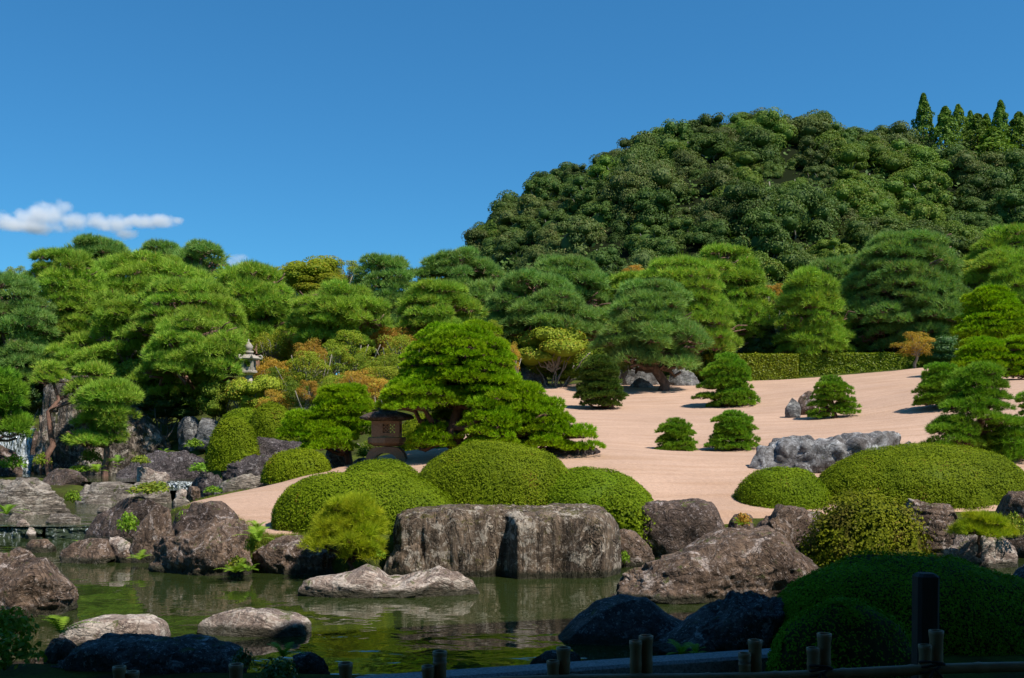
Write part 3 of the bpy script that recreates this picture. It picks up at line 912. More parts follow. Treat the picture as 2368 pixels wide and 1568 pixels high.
rock('flat mossy stone in the calm water above the cascade', 103, 181, 1187, 1211, 15.6, M_RK_BUFF, dep=.6, zb=.2, box=3.5, seed=86, sub=5, group=G_S)
rock('small mossy stone by the fern at the left edge', 10, 60, 1186, 1207, 15.75, M_RK_BUFF, dep=.7, zb=.2, seed=87, sub=4, group=G_S)
rock('round pebble-like stone near the left cascade', 37, 67, 1201, 1217, 15.4, M_RK_LIGHT, dep=.8, zb=.2, seed=88, sub=4, group=G_S)
rock('tall mottled rock face right of the waterfall, its top under the pines', 76, 262, 868, 1092, 29.3, M_RK_CLIFF, dep=.7, zb=0.55, box=4, sub=7, lock=True, seed=91, amp=.09, vert=.03, prof=[(0, .82), (.15, 1), (.7, 1), (.9, .9), (1, .5)], group=G_S)
rock('long mottled rock face sloping down to the right from the waterfall', 190, 432, 918, 1090, 29.5, M_RK_CLIFF, dep=.5, zb=0.55, box=4, sub=6, lock=True, seed=93, amp=.08, vert=.02, prof=[(0, 1), (.3, .98), (.5, .88), (.7, .62), (.9, .34), (1, .18)], group=G_S)
rock('dark wet rock behind the waterfall', -60, 100, 960, 1060, 31.6, M_RK_DARK, dep=.7, zb=0.5, box=4, lock=True, seed=95, group=G_S)
rock('mossy dark rock left of the waterfall foot', -80, 52, 1022, 1104, 28.0, M_RK_DARK, dep=.7, zb=0.5, box=3, lock=True, seed=96, prof=[(0, 1), (.6, .9), (.8, .6), (1, .2)], group=G_S)
rock('wet green-black rock right of the waterfall foot', 85, 150, 1036, 1085, 29.6, M_RK_DARK, dep=.7, zb=0.5, lock=True, seed=97, group=G_S)
rock('grey rock in the shade above the fern bed', 408, 462, 962, 1022, 29.5, M_RK_GREY, dep=.8, box=3.5, seed=98, group=G_S)
rock('pale grey rock beside the round clipped bush', 452, 512, 965, 1015, 29.0, M_RK_GREY, dep=.8, box=3.5, seed=99, group=G_S)
rock('jagged purplish rock outcrop below the clipped bushes', 528, 720, 1008, 1072, 21.3, M_RK_PURP, dep=.5, zb=1.1, box=3, sub=5, lock=True, seed=101, amp=.13, fr=3, prof=[(0, .5), (.2, .8), (.4, 1), (.7, .85), (1, .8)], group=G_S)
rock('lower jagged purplish rock in front of the outcrop', 505, 640, 1048, 1092, 20.6, M_RK_PURP, dep=.5, zb=1.0, box=3, lock=True, seed=103, amp=.13, fr=3, prof=[(0, .3), (.4, .8), (.7, 1), (1, .7)], group=G_S)
rock('smooth grey-violet boulder under the small pine by the lantern', 734, 806, 1037, 1084, 20.2, M_RK_GREY, dep=.8, box=3, seed=105)
rock('low grey rock at the left foot of the stone lantern', 812, 862, 1058, 1082, 20.2, M_RK_GREY, dep=.8, seed=106, sub=4)
rock('low dark stone edging under the big bright pine', 1235, 1390, 1030, 1058, 18.9, M_RK_PURP, dep=.35, box=3.5, seed=107)
rock('grey rock seen through the lower boughs of the big bright pine', 1180, 1262, 985, 1045, 20.4, M_RK_GREY, dep=.7, box=3, seed=108)
# sand and right
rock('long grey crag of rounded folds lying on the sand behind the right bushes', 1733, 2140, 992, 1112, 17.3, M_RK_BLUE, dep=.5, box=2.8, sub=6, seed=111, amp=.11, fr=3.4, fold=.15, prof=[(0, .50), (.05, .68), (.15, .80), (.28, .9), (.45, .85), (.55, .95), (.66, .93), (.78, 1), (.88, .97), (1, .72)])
rock('small pale grey stone on the sand left of a small pine', 1816, 1852, 919, 950, 27.2, M_RK_GREY, dep=.8, seed=113, sub=5, prof=[(0, .3), (.5, 1), (1, .5)])
rock('brown rounded stone half behind the small pine on the sand', 1842, 1895, 903, 950, 27.6, M_RK_BROWN, dep=.8, seed=114, sub=4)
rock('tall grey standing rock behind the leaning pine', 1428, 1532, 828, 893, 38.6, M_RK_GREY, dep=.5, box=3.5, seed=115, prof=[(0, .5), (.3, 1), (.8, .95), (1, .8)])
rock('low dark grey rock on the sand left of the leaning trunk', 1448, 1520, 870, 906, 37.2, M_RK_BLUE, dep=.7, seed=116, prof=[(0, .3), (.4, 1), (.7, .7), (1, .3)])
rock('pale pointed grey rock right of the leaning trunk', 1542, 1620, 842, 894, 37.8, M_RK_GREY, dep=.6, box=3, seed=117, prof=[(0, .4), (.3, 1), (.6, .85), (1, .35)])
rock('grey rock under the yellow-green shrub at the back of the sand', 1200, 1268, 856, 894, 38.4, M_RK_GREY, dep=.6, box=3.5, seed=118)
rock('rock of thin dark slate-like layers beside the loose-leaved bush', 2075, 2225, 1150, 1288, 13.6, M_RK_BROWN, dep=.7, zb=0, box=3.6, sub=6, seed=121, amp=.10, strat=.17, prof=[(0, .95), (.2, 1), (.5, .9), (.8, .9), (1, .5)], group=G_P)
rock('rounded pinkish boulder with a white vein at the right shore', 2186, 2360, 1226, 1316, 12.95, M_RK_LIGHT, dep=.6, zb=0, box=3.2, sub=6, seed=123, prof=[(0, .3), (.12, .6), (.3, .9), (.5, 1), (.85, .9), (1, .5)], group=G_P)
rock('grey-brown rock at the right edge beneath the wide clipped bush', 2312, 2440, 1132, 1240, 14.4, M_RK_BROWN, dep=.8, zb=0.1, box=3.5, lock=True, seed=125, group=G_P)
rock('small white-faced rock beside the rounded pinkish boulder', 2180, 2222, 1268, 1314, 12.9, M_RK_LIGHT, dep=.8, zb=0, box=4, seed=126, sub=4, group=G_P)
# foreground, in the shade of the building
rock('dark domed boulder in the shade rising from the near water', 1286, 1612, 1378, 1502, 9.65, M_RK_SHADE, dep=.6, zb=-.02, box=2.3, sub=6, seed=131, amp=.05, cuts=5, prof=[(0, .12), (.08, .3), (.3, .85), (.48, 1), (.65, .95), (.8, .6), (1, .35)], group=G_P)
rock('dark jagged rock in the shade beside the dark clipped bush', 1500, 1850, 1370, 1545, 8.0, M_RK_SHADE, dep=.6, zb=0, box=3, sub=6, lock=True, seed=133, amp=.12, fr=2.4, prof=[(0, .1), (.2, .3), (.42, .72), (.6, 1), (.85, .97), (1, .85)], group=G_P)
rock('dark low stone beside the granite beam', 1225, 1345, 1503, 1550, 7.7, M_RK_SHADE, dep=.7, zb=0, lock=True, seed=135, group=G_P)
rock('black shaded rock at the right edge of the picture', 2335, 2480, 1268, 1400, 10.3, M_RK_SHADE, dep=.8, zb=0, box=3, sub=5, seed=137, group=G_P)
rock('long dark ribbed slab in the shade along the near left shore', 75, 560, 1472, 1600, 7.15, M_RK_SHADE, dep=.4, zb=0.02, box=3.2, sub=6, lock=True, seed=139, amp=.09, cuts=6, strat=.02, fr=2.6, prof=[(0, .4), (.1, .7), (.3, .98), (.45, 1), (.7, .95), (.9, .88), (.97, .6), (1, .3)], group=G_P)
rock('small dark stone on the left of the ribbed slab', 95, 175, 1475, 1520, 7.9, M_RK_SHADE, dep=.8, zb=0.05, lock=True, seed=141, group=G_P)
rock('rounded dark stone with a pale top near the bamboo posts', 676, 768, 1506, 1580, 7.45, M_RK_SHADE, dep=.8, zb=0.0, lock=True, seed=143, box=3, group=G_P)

for k_, (a0, a1, t0, b0, Y_, lab) in enumerate([(60, 100, 1184, 1196, 19.9, 'small flat stone just beyond the mossy stone in the calm water'), (268, 312, 1268, 1302, 13.9, 'low broken stone between the brown rock and the mossy rock'), (398, 440, 1148, 1166, 20.5, 'flat stone at the edge of the stream by the sand tip'),
        (355, 384, 1288, 1312, 13.4, 'small wet stone in the pond left of the veined boulder'), (225, 262, 1170, 1186, 19.6, 'low wet stone in the stream behind the long dark boulder'), (1000, 1030, 1150, 1172, 15.0, 'small stone showing behind the top of the flat rock')]):
    rock(lab, a0, a1, t0, b0, Y_, M_RK_BUFF if k_ % 2 == 0 else M_RK_BROWN, dep=.8, seed=200 + k_, sub=4, lock=True, group=G_S)
# ------------------------------------------------------------------ clipped bushes
def dome_geo(w, d, h, leaf, cover, seed, p=2.25, lump=.03, loose=0.0):
    rng = np.random.default_rng(seed)
    def shape(D):
        Dn = norm(D)
        q = np.abs(Dn)
        r = 1 / ((q[:, 0] ** p + q[:, 1] ** p + q[:, 2] ** p) ** (1 / p))
        P = Dn * r[:, None] * np.array([w / 2, d / 2, h])
        n = norm(Dn / np.array([w / 2, d / 2, h]))
        f = fbm(P * 1.6 + seed, 3, seed) * lump + fbm(P * 9 + seed, 2, seed + 4) * (.010 + loose)
        return P + n * f[:, None], n
    V, Fc = ico(4)
    keep = V[:, 2] > -.25
    Vh, nh = shape(V)
    Vh = Vh - nh * (leaf * .9 + loose)
    Vh[:, 2] = np.maximum(Vh[:, 2], -.25 * h)
    fk = Fc[keep[Fc].all(1)]
    area = np.pi * ((w * d / 4) + (w + d) / 2 * h * .75)
    n = int(area * cover / (.3 * leaf * leaf))
    D = rng.normal(0, 1, (int(n * 2.0), 3)) * np.array([w / 2, d / 2, h])   # denser where the surface is larger
    D = norm(D / np.array([w / 2, d / 2, h]) ** .45)
    D = D[D[:, 2] > -.12][:n]
    back = (D[:, 1] > .35) & (rng.random(len(D)) < .55)
    D = D[~back]
    P, nn = shape(D)
    hol = (fbm(P * 2.3 + seed * 3, 3, seed + 70) > .72) & (rng.random(len(P)) < .7)
    P, nn = P[~hol], nn[~hol]
    P = P + nn * rng.normal(0, leaf * .45 + loose * .8, len(P))[:, None]
    g = Geo()
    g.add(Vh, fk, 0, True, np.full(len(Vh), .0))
    lv, lf, lt = leaves(P, nn, leaf, .62, .38, rng, .12)
    cl = fbm(P * 3.1 + 5, 3, seed + 8)
    cl = np.repeat(np.clip(cl * .22, -.3, .3), 4)
    g.add(lv, lf, 1, False, np.clip(lt * .55 + .2 + cl * 1.2, 0, 1))
    return g
def clipped(label, x0, x1, yt, yb, Y, seed, dep=.75, leaf=.028, cover=1.5, mat=None, zb=None, lump=.042, loose=0.0, group='clipped azalea bushes', name='clipped_bush', cat='bush', p=2.25):
    w = (x1 - x0) / F * Y
    d = w * dep
    Yc = Y + d * .5
    w = (x1 - x0) / F * Yc * .995
    cx = ((x0 + x1) / 2 - CX) / F * Yc
    # the outline seen from the camera is a little above the mid-depth top
    zt = H - (yt - CY) / F * Yc
    z0 = H - (yb - CY) / F * Y if zb is None else zb
    g = dome_geo(w, d, zt - z0, leaf, cover, seed, p, lump, loose)
    o = link(name, None, loc=(cx, Yc, z0))
    tag(o, label, cat, group)
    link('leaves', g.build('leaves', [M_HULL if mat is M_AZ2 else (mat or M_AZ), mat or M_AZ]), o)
    return o
clipped('largest clipped dome of the central group, in the middle behind the flat rock', 948, 1347, 1022, 1200, 14.6, 1)
clipped('clipped dome at the right of the central group, above the squat rock', 1212, 1516, 1083, 1222, 14.5, 2)
clipped('wide low clipped dome at the left of the central group, above the small yellow-green pine', 634, 1058, 1092, 1250, 13.5, 3, dep=.55, p=2.6)
clipped('small clipped dome peeping over the left bush of the central group', 785, 975, 1061, 1135, 15.4, 4)
clipped('small round clipped bush at the edge of the sand left of the stone lantern', 606, 767, 1038, 1110, 18.6, 5, leaf=.033)
clipped('round clipped bush above the purplish rocks on the left', 478, 598, 970, 1075, 20.8, 6, leaf=.036)
clipped('rounded clipped bush behind and right of the round one', 572, 687, 934, 1018, 22.3, 7, leaf=.036, p=2.0)
clipped('low clipped bush half hidden behind the two round ones on the left', 508, 640, 946, 1005, 23.8, 8, leaf=.04)
clipped('smaller clipped dome on the right, before the grey crag', 1697, 1920, 1079, 1195, 15.5, 9)
clipped('very wide clipped dome on the right, before the grey crag', 1878, 2392, 1029, 1185, 15.4, 10, dep=.6)
clipped('clipped green bush behind the stone lantern', 920, 1040, 955, 1048, 21.6, 11, leaf=.036)
clipped('low clipped bush beneath the boughs of the big bright pine', 960, 1090, 1028, 1062, 20.8, 12, leaf=.036)
clipped('loose-leaved olive bush hanging over the water between the slab and the layered rock', 1868, 2140, 1158, 1312, 13.3, 13, leaf=.045, cover=1.6, zb=.02, lump=.09, loose=.045, mat=M_AZ3, group=None, p=2.3)
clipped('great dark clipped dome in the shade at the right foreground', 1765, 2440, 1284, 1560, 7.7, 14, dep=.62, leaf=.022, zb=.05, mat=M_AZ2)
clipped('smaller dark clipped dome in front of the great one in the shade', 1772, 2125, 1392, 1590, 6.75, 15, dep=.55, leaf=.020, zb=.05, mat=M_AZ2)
clipped('trailing green shrub beneath the right-hand dome beside the squat rock', 1395, 1490, 1165, 1262, 14.3, 16, leaf=.05, cover=1.2, loose=.04, lump=.08, group=None)

# ------------------------------------------------------------------ pines
def pad_mesh(kind, variant, mat):
    key = ('pad', kind, variant, mat.name)
    if key in MATS: return MATS[key]
    rng = np.random.default_rng(variant * 31 + len(kind))
    nt_, k, L, w, spr, rag = {'soft': (80, 15, .40, .036, .55, .20), 'dense': (120, 13, .27, .044, .42, .10), 'fine': (100, 11, .34, .034, .5, .14), 'long': (46, 20, .55, .026, .55, .2)}[kind]
    D = norm(rng.normal(0, 1, (nt_ * 3, 3)))
    D = D[D[:, 2] > -.22][:nt_]
    r = 1 - np.abs(rng.normal(0, rag, len(D)))
    lump = 1 + .16 * vnoise(D * 2.4 + variant * 9, variant)
    P = D * (r * lump)[:, None] * np.array([1 - L * .55, 1 - L * .55, .26 if kind == 'dense' else .32])
    dirs = norm(D * np.array([.75, .75, .6]) + np.array([0, 0, .55]))
    g = Geo()
    v, f, t = needles(P, dirs, k, L, w, spr, rng)
    g.add(v, f, 0, False, t)
    for i in range(12 if kind != 'dense' else 8):
        j = rng.integers(len(P))
        a = np.array([0, 0, -.12])
        tv, tf = tube(wiggle(a, P[j] * .92, 4, .04, rng), np.linspace(.028, .010, 4), 3)
        g.add(tv, tf, 1)
    m = g.build('foliage_pad', [mat, M_BARKR if kind == 'soft' else M_BARK])
    MATS[key] = m
    return m

def layer_pads(rx, ry, rz, rp, layers, rng, style):
    """positions in metres about the crown's base centre"""
    out = []
    for i in range(layers):
        t = (i + .5) / layers
        if style == 'dome': R = math.sqrt(max(0, 1 - (max(t - .12, 0) / .97) ** 2.9))
        elif style == 'round': R = math.sqrt(max(.05, 1 - (2 * t - .85) ** 2 * .9))
        elif style == 'cone': R = 1.02 - t * .85
        else: R = 1 - .35 * t
        z = rz * (i + .15) / layers
        for f, on in ((1.0, True), (.52, R * rx > 1.5 * rp)):
            if not on: continue
            a, b = max(R * rx * f - rp * .8 * (f == 1), .02), max(R * ry * f - rp * .8 * (f == 1), .02)
            per = math.pi * (a + b)
            n = max(1 if a < rp * .5 else 3, int(per / (rp * 1.22)))
            ph = rng.uniform(0, 6.28)
            for k in range(n):
                an = ph + k / n * 6.283 + rng.normal(0, .10)
                if f < 1 and t < .5 and math.sin(an) > .2: continue
                s = rp * rng.uniform(.82, 1.22)
                out.append((a * math.cos(an) * rng.uniform(.88, 1.06), b * math.sin(an), z + rng.normal(0, rz / layers * .22) + (rz / layers * .3 if f < 1 else 0), s, an))
    out.append((0, 0, rz - rp * .38, rp * 1.1, 0))
    return out

def pine(label, Y, crowns, kind='soft', mat=None, base=None, rp=.6, bark=None, trunk_r=.12, group=None, seed=1, flat=1.0, zb=None, lean=0.0, cat='pine tree', name='pine_tree', limbs=12, deep=.85):
    """crowns: (x0,x1,ytop,ybottom,style,layers[,dy]) in the picture at distance Y"""
    rng = np.random.default_rng(seed + 500)
    mat = mat or M_PINE_R
    bark = bark or M_BARKR
    c0 = crowns[0]
    bx = (c0[0] + c0[1]) / 2 if base is None else base[0]
    X0 = (bx - CX) / F * Y
    Z0 = (ground_z(X0, Y) if base is None else H - (base[1] - CY) / F * Y) if zb is None else zb
    root = link(name, None, loc=(X0, Y, Z0))
    tag(root, label, cat, group)
    allp, axis = [], []
    for c in crowns:
        x0, x1, yt, yb, style, layers = c[:6]
        dy = c[6] if len(c) > 6 else 0.0
        Yc = Y + dy
        cx = ((x0 + x1) / 2 - CX) / F * Yc - X0
        rx = (x1 - x0) / 2 / F * Yc
        zt, zbm = H - (yt - CY) / F * Yc - Z0, H - (yb - CY) / F * Yc - Z0
        rpp = min(rp, rx * .7)
        ps = layer_pads(rx, min(rx, rx * deep), zt - zbm, rpp, layers, rng, style)
        axis.append((cx, dy, zbm, zt))
        for (a, b, z, s, an) in ps:
            allp.append((cx + a, dy + b, zbm + max(z, 0) + s * .05, s, an, math.hypot(a, b) / max(rx, .01)))
    wins = []
    if kind == 'soft':
        front = [q_ for q_ in allp if q_[1] < axis[0][1] - .2 and q_[5] > .4]
        for _ in range(min(len(front), 3 + 3 * len(crowns))):
            q_ = front[int(rng.integers(len(front)))]
            if all(math.dist(q_[:3], w_[:3]) > 2.2 * q_[3] for w_ in wins): wins.append(q_)
        allp = [q_ for q_ in allp if all(math.dist(q_[:3], w_[:3]) > .78 * w_[3] for w_ in wins)]
    for (x, y, z, s, an, rr) in allp:
        me = pad_mesh(kind, int(rng.integers(5)), mat)
        tilt = rr * (.30 if kind in ('soft', 'long') else .16)
        o = link('foliage_pad', me, root, (x, y, z), scale=(s, s, s * flat * rng.uniform(.85, 1.2)), rot=(rng.normal(0, .08), tilt * .8, an))
        # tilt outwards about the pad's own heading
        o.rotation_euler = (rng.normal(0, .08), tilt, an)
    # trunk through the crown axes
    main = axis[0]
    top = np.array([main[0], main[1], main[3] - (main[3] - main[2]) * .2])
    P = wiggle(np.array([0, 0, -.15]), top, 9, .035 * top[2], rng)
    P[:, 0] += lean * np.sin(np.linspace(0, 1, 9) * np.pi)
    R = np.linspace(1, .28, 9) * trunk_r
    R[0] *= 1.35
    g = Geo()
    v, f = tube(P, R, 10)
    g.add(v, f, 0, True)
    link('trunk', g.build('trunk', [bark]), root)
    g = Geo()
    idx = rng.permutation(len(allp))[:limbs * len(crowns)]
    for i in idx:
        x, y, z, s, an, rr = allp[i]
        e = np.array([x, y, z - s * (.30 if kind == 'soft' else .08)])
        zz = max(e[2] - .25 * math.hypot(x - P[5, 0], y - P[5, 1]) - .05, .8 * min(q_[2] for q_ in axis), .1)
        j = int(np.argmin(np.abs(P[:, 2] - zz)))
        a = P[j]
        nb = 6
        v, f = tube(wiggle(a, e, nb, .05 * np.linalg.norm(e - a), rng, sag=.04), np.linspace(max(R[j] * .55, .012), .010 + (.22 if kind == 'soft' else .15) * trunk_r, nb), 5)
        g.add(v, f, 0, True)
    for (x, y, z, s, an, rr) in wins:
        o_ = np.array([x * .55 + .45 * P[5, 0], y + .95 * s, z - .55 * s])
        for k in range(5):
            e = np.array([x + rng.uniform(-1.2, 1.2) * s, y + rng.uniform(-.1, .5) * s, z + rng.uniform(-.35, .45) * s])
            v, f = tube(wiggle(o_, e, 7, .10 * s, rng), np.linspace(.085, .03, 7) * s, 5)
            g.add(v, f, 0, True)
    link('branches', g.build('branches', [bark]), root)
    return root

G_BP = 'clipped bright green garden pines'
pine('big bright green cloud-pruned pine beside the stone lantern', 18.9, [
    (930, 1200, 756, 886, 'dome', 7, .6), (873, 1100, 866, 945, 'dome', 3, .2), (1040, 1215, 872, 930, 'dome', 3, .3), (1120, 1232, 868, 965, 'dome', 4, .8),
    (941, 1066, 978, 1036, 'dome', 3, .1), (1060, 1215, 925, 1035, 'dome', 4, -.2), (1120, 1275, 885, 975, 'dome', 4, .2), (1180, 1330, 925, 1035, 'dome', 4, .1), (1250, 1345, 965, 1038, 'dome', 3, .0), (1300, 1392, 985, 1044, 'dome', 2, .0), (980, 1110, 925, 975, 'dome', 2, .9)],
    'dense', M_PINE_B, base=(1045, 1042), rp=.27, bark=M_BARK, trunk_r=.15, seed=1, limbs=8, group=None, deep=1.0)
pine('small layered bright pine left of the stone lantern, on a curved dark trunk', 20.0, [
    (722, 866, 896, 950, 'dome', 4, .2), (690, 862, 945, 990, 'dome', 2, .2), (643, 760, 955, 1010, 'dome', 3, 0), (692, 830, 990, 1038, 'dome', 3, -.2), (780, 860, 960, 1005, 'dome', 2, .1)],
    'dense', M_PINE_B, base=(808, 1078), rp=.26, bark=M_BARK, trunk_r=.10, seed=2, limbs=6, lean=-.1)
G_SP = 'small clipped pines standing on the sand'
pine('dark clipped pine with a curved trunk on the sand, left of the leaning pine', 31.0, [(1338, 1436, 822, 900, 'round', 5), (1326, 1450, 868, 938, 'round', 4)], 'dense', M_PINE_D, base=(1412, 950), rp=.34, trunk_r=.12, seed=3, group=G_SP, bark=M_BARK)
pine('broad clipped pine on the sand in front of the left end of the hedge', 31.0, [(1625, 1735, 820, 895, 'round', 6), (1640, 1752, 885, 940, 'dome', 3), (1598, 1672, 888, 922, 'flat', 2)], 'dense', M_PINE_G, base=(1690, 944), rp=.36, trunk_r=.1, seed=4, group=G_SP, bark=M_BARK)
pine('smallest clipped pine on the sand, left of its twin', 21.5, [(1512, 1614, 1004, 1043, 'dome', 3), (1520, 1606, 968, 1016, 'round', 4)], 'dense', M_PINE_G, base=(1563, 1046), rp=.20, trunk_r=.06, seed=5, group=G_SP, bark=M_BARK)
pine('small round clipped pine on the sand, right of the smallest one', 21.5, [(1631, 1751, 990, 1038, 'dome', 3), (1645, 1745, 950, 1005, 'round', 4)], 'dense', M_PINE_G, base=(1692, 1040), rp=.22, trunk_r=.06, seed=6, group=G_SP, bark=M_BARK)
pine('clipped pine on the sand beside two small rocks', 26.5, [(1876, 1968, 871, 928, 'round', 4), (1864, 1930, 915, 965, 'dome', 3), (1920, 1988, 918, 958, 'dome', 3)], 'dense', M_PINE_G, base=(1925, 962), rp=.27, trunk_r=.08, seed=7, group=G_SP, bark=M_BARK)
pine('clipped pine on the sand half behind the airy pine at the right', 25.5, [(2130, 2235, 842, 905, 'dome', 4), (2114, 2240, 880, 938, 'dome', 4)], 'dense', M_PINE_G, base=(2190, 940), rp=.30, trunk_r=.08, seed=8, group=G_SP, bark=M_BARK)
pine('large airy dark pine with its trunk showing, at the right behind the wide clipped dome', 18.9, [(2185, 2335, 852, 925, 'dome', 3, .2), (2150, 2365, 915, 982, 'flat', 2, 0), (2130, 2270, 985, 1035, 'dome', 2, -.2), (2265, 2400, 965, 1066, 'dome', 4, 0), (2220, 2330, 995, 1040, 'flat', 2, .2)], 'fine', M_PINE_G, base=(2262, 1062), rp=.26, trunk_r=.11, seed=9, bark=M_BARK, limbs=10)
pine('rounded yellow-green clipped pine at the right edge, tallest of its kind', 33.5, [(2232, 2345, 662, 725, 'dome', 4), (2205, 2400, 705, 775, 'dome', 4), (2215, 2380, 755, 800, 'dome', 3)], 'dense', M_PINE_B, rp=.42, trunk_r=.14, seed=10, bark=M_BARK, group=G_BP)
pine('low spreading clipped pine below the tall one at the right edge', 30.0, [(2212, 2330, 783, 850, 'dome', 4), (2290, 2420, 778, 872, 'dome', 5), (2195, 2300, 828, 862, 'dome', 2)], 'dense', M_PINE_B, rp=.36, trunk_r=.12, seed=11, bark=M_BARK, group=G_BP)
pine('clipped pine cut off by the right edge beside the airy pine', 21.0, [(2345, 2470, 902, 1050, 'dome', 5)], 'dense', M_PINE_G, rp=.26, trunk_r=.1, seed=12, bark=M_BARK)
lp = pine('wide blue-green pine leaning on a thick curved trunk at the back of the sand', 36.0, [(1405, 1600, 660, 742, 'dome', 4, .2), (1370, 1640, 735, 800, 'dome', 3, 0), (1380, 1630, 795, 850, 'flat', 2, 0)], 'soft', M_PINE_C, base=(1532, 906), rp=.62, trunk_r=.20, bark=M_BARKP, seed=13, lean=-.12, limbs=12)
pine('yellow-green long-needled small pine at the water beside the long flat rock', 12.45, [(722, 890, 1160, 1212, 'dome', 2, .1), (686, 918, 1208, 1262, 'flat', 2, 0), (770, 905, 1255, 1300, 'flat', 1, -.1)], 'long', M_PINE_Y, base=(822, 1318), rp=.20, trunk_r=.035, seed=14, bark=M_BARK, zb=.0)
pine('tiny yellowish pine sprawling over the rounded boulder at the right shore', 13.1, [(2195, 2345, 1188, 1240, 'dome', 2, 0)], 'long', M_PINE_Y, base=(2262, 1262), rp=.15, trunk_r=.03, seed=15, bark=M_BARK)
G_RP = 'tall garden pines behind the shrubs'
BP = [  # label, Y, crowns, material, kind, base, rp
    ('dark green pine at the left edge with a bare bough', 33, [(-70, 112, 640, 760, 'dome', 4), (-60, 125, 745, 870, 'round', 4)], M_PINE_C, 'soft'),
    ('pine bough hanging low beside the waterfall at the left edge', 27.0, [(-70, 62, 858, 935, 'dome', 3), (-80, 78, 930, 1008, 'dome', 3)], M_PINE_G, 'soft'),
    ('tall shaggy pine third in from the left edge', 36, [(62, 235, 585, 690, 'dome', 4), (105, 285, 670, 800, 'round', 5)], M_PINE_R, 'soft'),
    ('flat-topped distant pine on the skyline at the left', 50, [(165, 302, 560, 612, 'dome', 3)], M_PINE_C, 'soft'),
    ('distant pine on the skyline with a pale flat top', 50, [(310, 425, 562, 620, 'dome', 3)], M_PINE_C, 'soft'),
    ('round-headed distant pine on the skyline, its dark trunk showing', 47, [(412, 520, 560, 632, 'dome', 4)], M_PINE_C, 'soft'),
    ('broad pine below the skyline pines on the left', 40, [(195, 480, 602, 690, 'dome', 4)], M_PINE_R, 'soft'),
    ('large drooping pine above the mottled rock face', 32, [(315, 550, 652, 760, 'dome', 4), (340, 574, 745, 850, 'dome', 4, -1.8), (300, 520, 835, 930, 'round', 4)], M_PINE_R, 'soft'),
    ('olive pine between the waterfall rock and the large drooping pine', 33, [(215, 365, 690, 800, 'dome', 4), (120, 300, 780, 870, 'round', 4), (200, 360, 800, 920, 'round', 4)], M_PINE_R, 'soft'),
    ('low pine boughs draped over the top of the mottled rock face', 28.4, [(62, 165, 838, 888, 'dome', 2), (150, 262, 848, 905, 'dome', 2)], M_PINE_R, 'soft'),
    ('small pine growing over the mottled rock face', 27.8, [(170, 320, 915, 970, 'dome', 2), (155, 300, 955, 1025, 'dome', 3), (190, 330, 880, 930, 'dome', 2)], M_PINE_R, 'soft'),
    ('bright pine behind the pale stone lantern', 37, [(480, 672, 624, 720, 'dome', 4), (510, 690, 705, 790, 'dome', 4)], M_PINE_R, 'soft'),
    ('pine peeping over the bright one on the skyline', 48, [(520, 650, 618, 680, 'dome', 3)], M_PINE_C, 'soft'),
    ('low wide pine under the olive maple', 34, [(682, 890, 672, 745, 'dome', 4), (690, 860, 735, 790, 'dome', 2)], M_PINE_R, 'soft'),
    ('blue-green pine right of the olive maple with sky behind it', 40, [(818, 952, 600, 690, 'dome', 4), (810, 960, 680, 770, 'round', 4)], M_PINE_C, 'soft'),
    ('broad pine with reddish boughs left of the hill foot', 42, [(948, 1175, 596, 690, 'dome', 4), (980, 1190, 670, 750, 'dome', 3)], M_PINE_C, 'soft'),
    ('rounded pine above the big bright pine', 35, [(925, 1105, 665, 750, 'dome', 4)], M_PINE_R, 'soft'),
    ('wide pine behind the yellow-green shrub', 39, [(1125, 1345, 642, 745, 'dome', 4), (1150, 1400, 700, 770, 'dome', 3)], M_PINE_C, 'soft'),
    ('pine rising against the foot of the hill, left of the orange sprigs', 43, [(1215, 1405, 602, 690, 'dome', 4)], M_PINE_C, 'soft'),
    ('low green pine top beneath the orange sprigs', 44, [(1385, 1540, 637, 720, 'dome', 4)], M_PINE_R, 'soft'),
    ('large bright pine behind the leaning one', 40, [(1480, 1672, 600, 690, 'dome', 4), (1500, 1712, 680, 800, 'round', 5)], M_PINE_R, 'soft'),
    ('tall bright pine against the hill, right of the large bright one', 44, [(1610, 1752, 576, 650, 'dome', 4), (1625, 1790, 640, 770, 'round', 5)], M_PINE_R, 'soft'),
    ('tiered pine with a straight red trunk behind the hedge', 42.5, [(1810, 1930, 628, 690, 'dome', 3), (1790, 1955, 690, 745, 'dome', 2), (1795, 1965, 745, 812, 'dome', 3)], M_PINE_R, 'soft'),
    ('pine half hidden behind the tiered pine', 48, [(1855, 2000, 610, 720, 'dome', 5)], M_PINE_C, 'soft'),
    ('massive pine, the largest behind the hedge, with bare reddish boughs', 43, [(1975, 2205, 545, 660, 'dome', 5), (1970, 2250, 640, 740, 'dome', 4), (1990, 2230, 720, 800, 'round', 3)], M_PINE_C, 'soft'),
    ('small pine crown showing above the massive one', 50, [(2090, 2195, 538, 600, 'dome', 4)], M_PINE_R, 'soft'),
    ('pale green pine at the right edge above the tall clipped one', 42, [(2235, 2420, 592, 690, 'dome', 5)], M_PINE_R, 'soft'),
    ('highest pine crown at the right edge', 48, [(2238, 2440, 538, 640, 'dome', 4)], M_PINE_R, 'soft'),
    ('pine between the blue-green one and the broad one, low against the sky', 44, [(560, 700, 640, 720, 'dome', 3)], M_PINE_C, 'soft'),
]
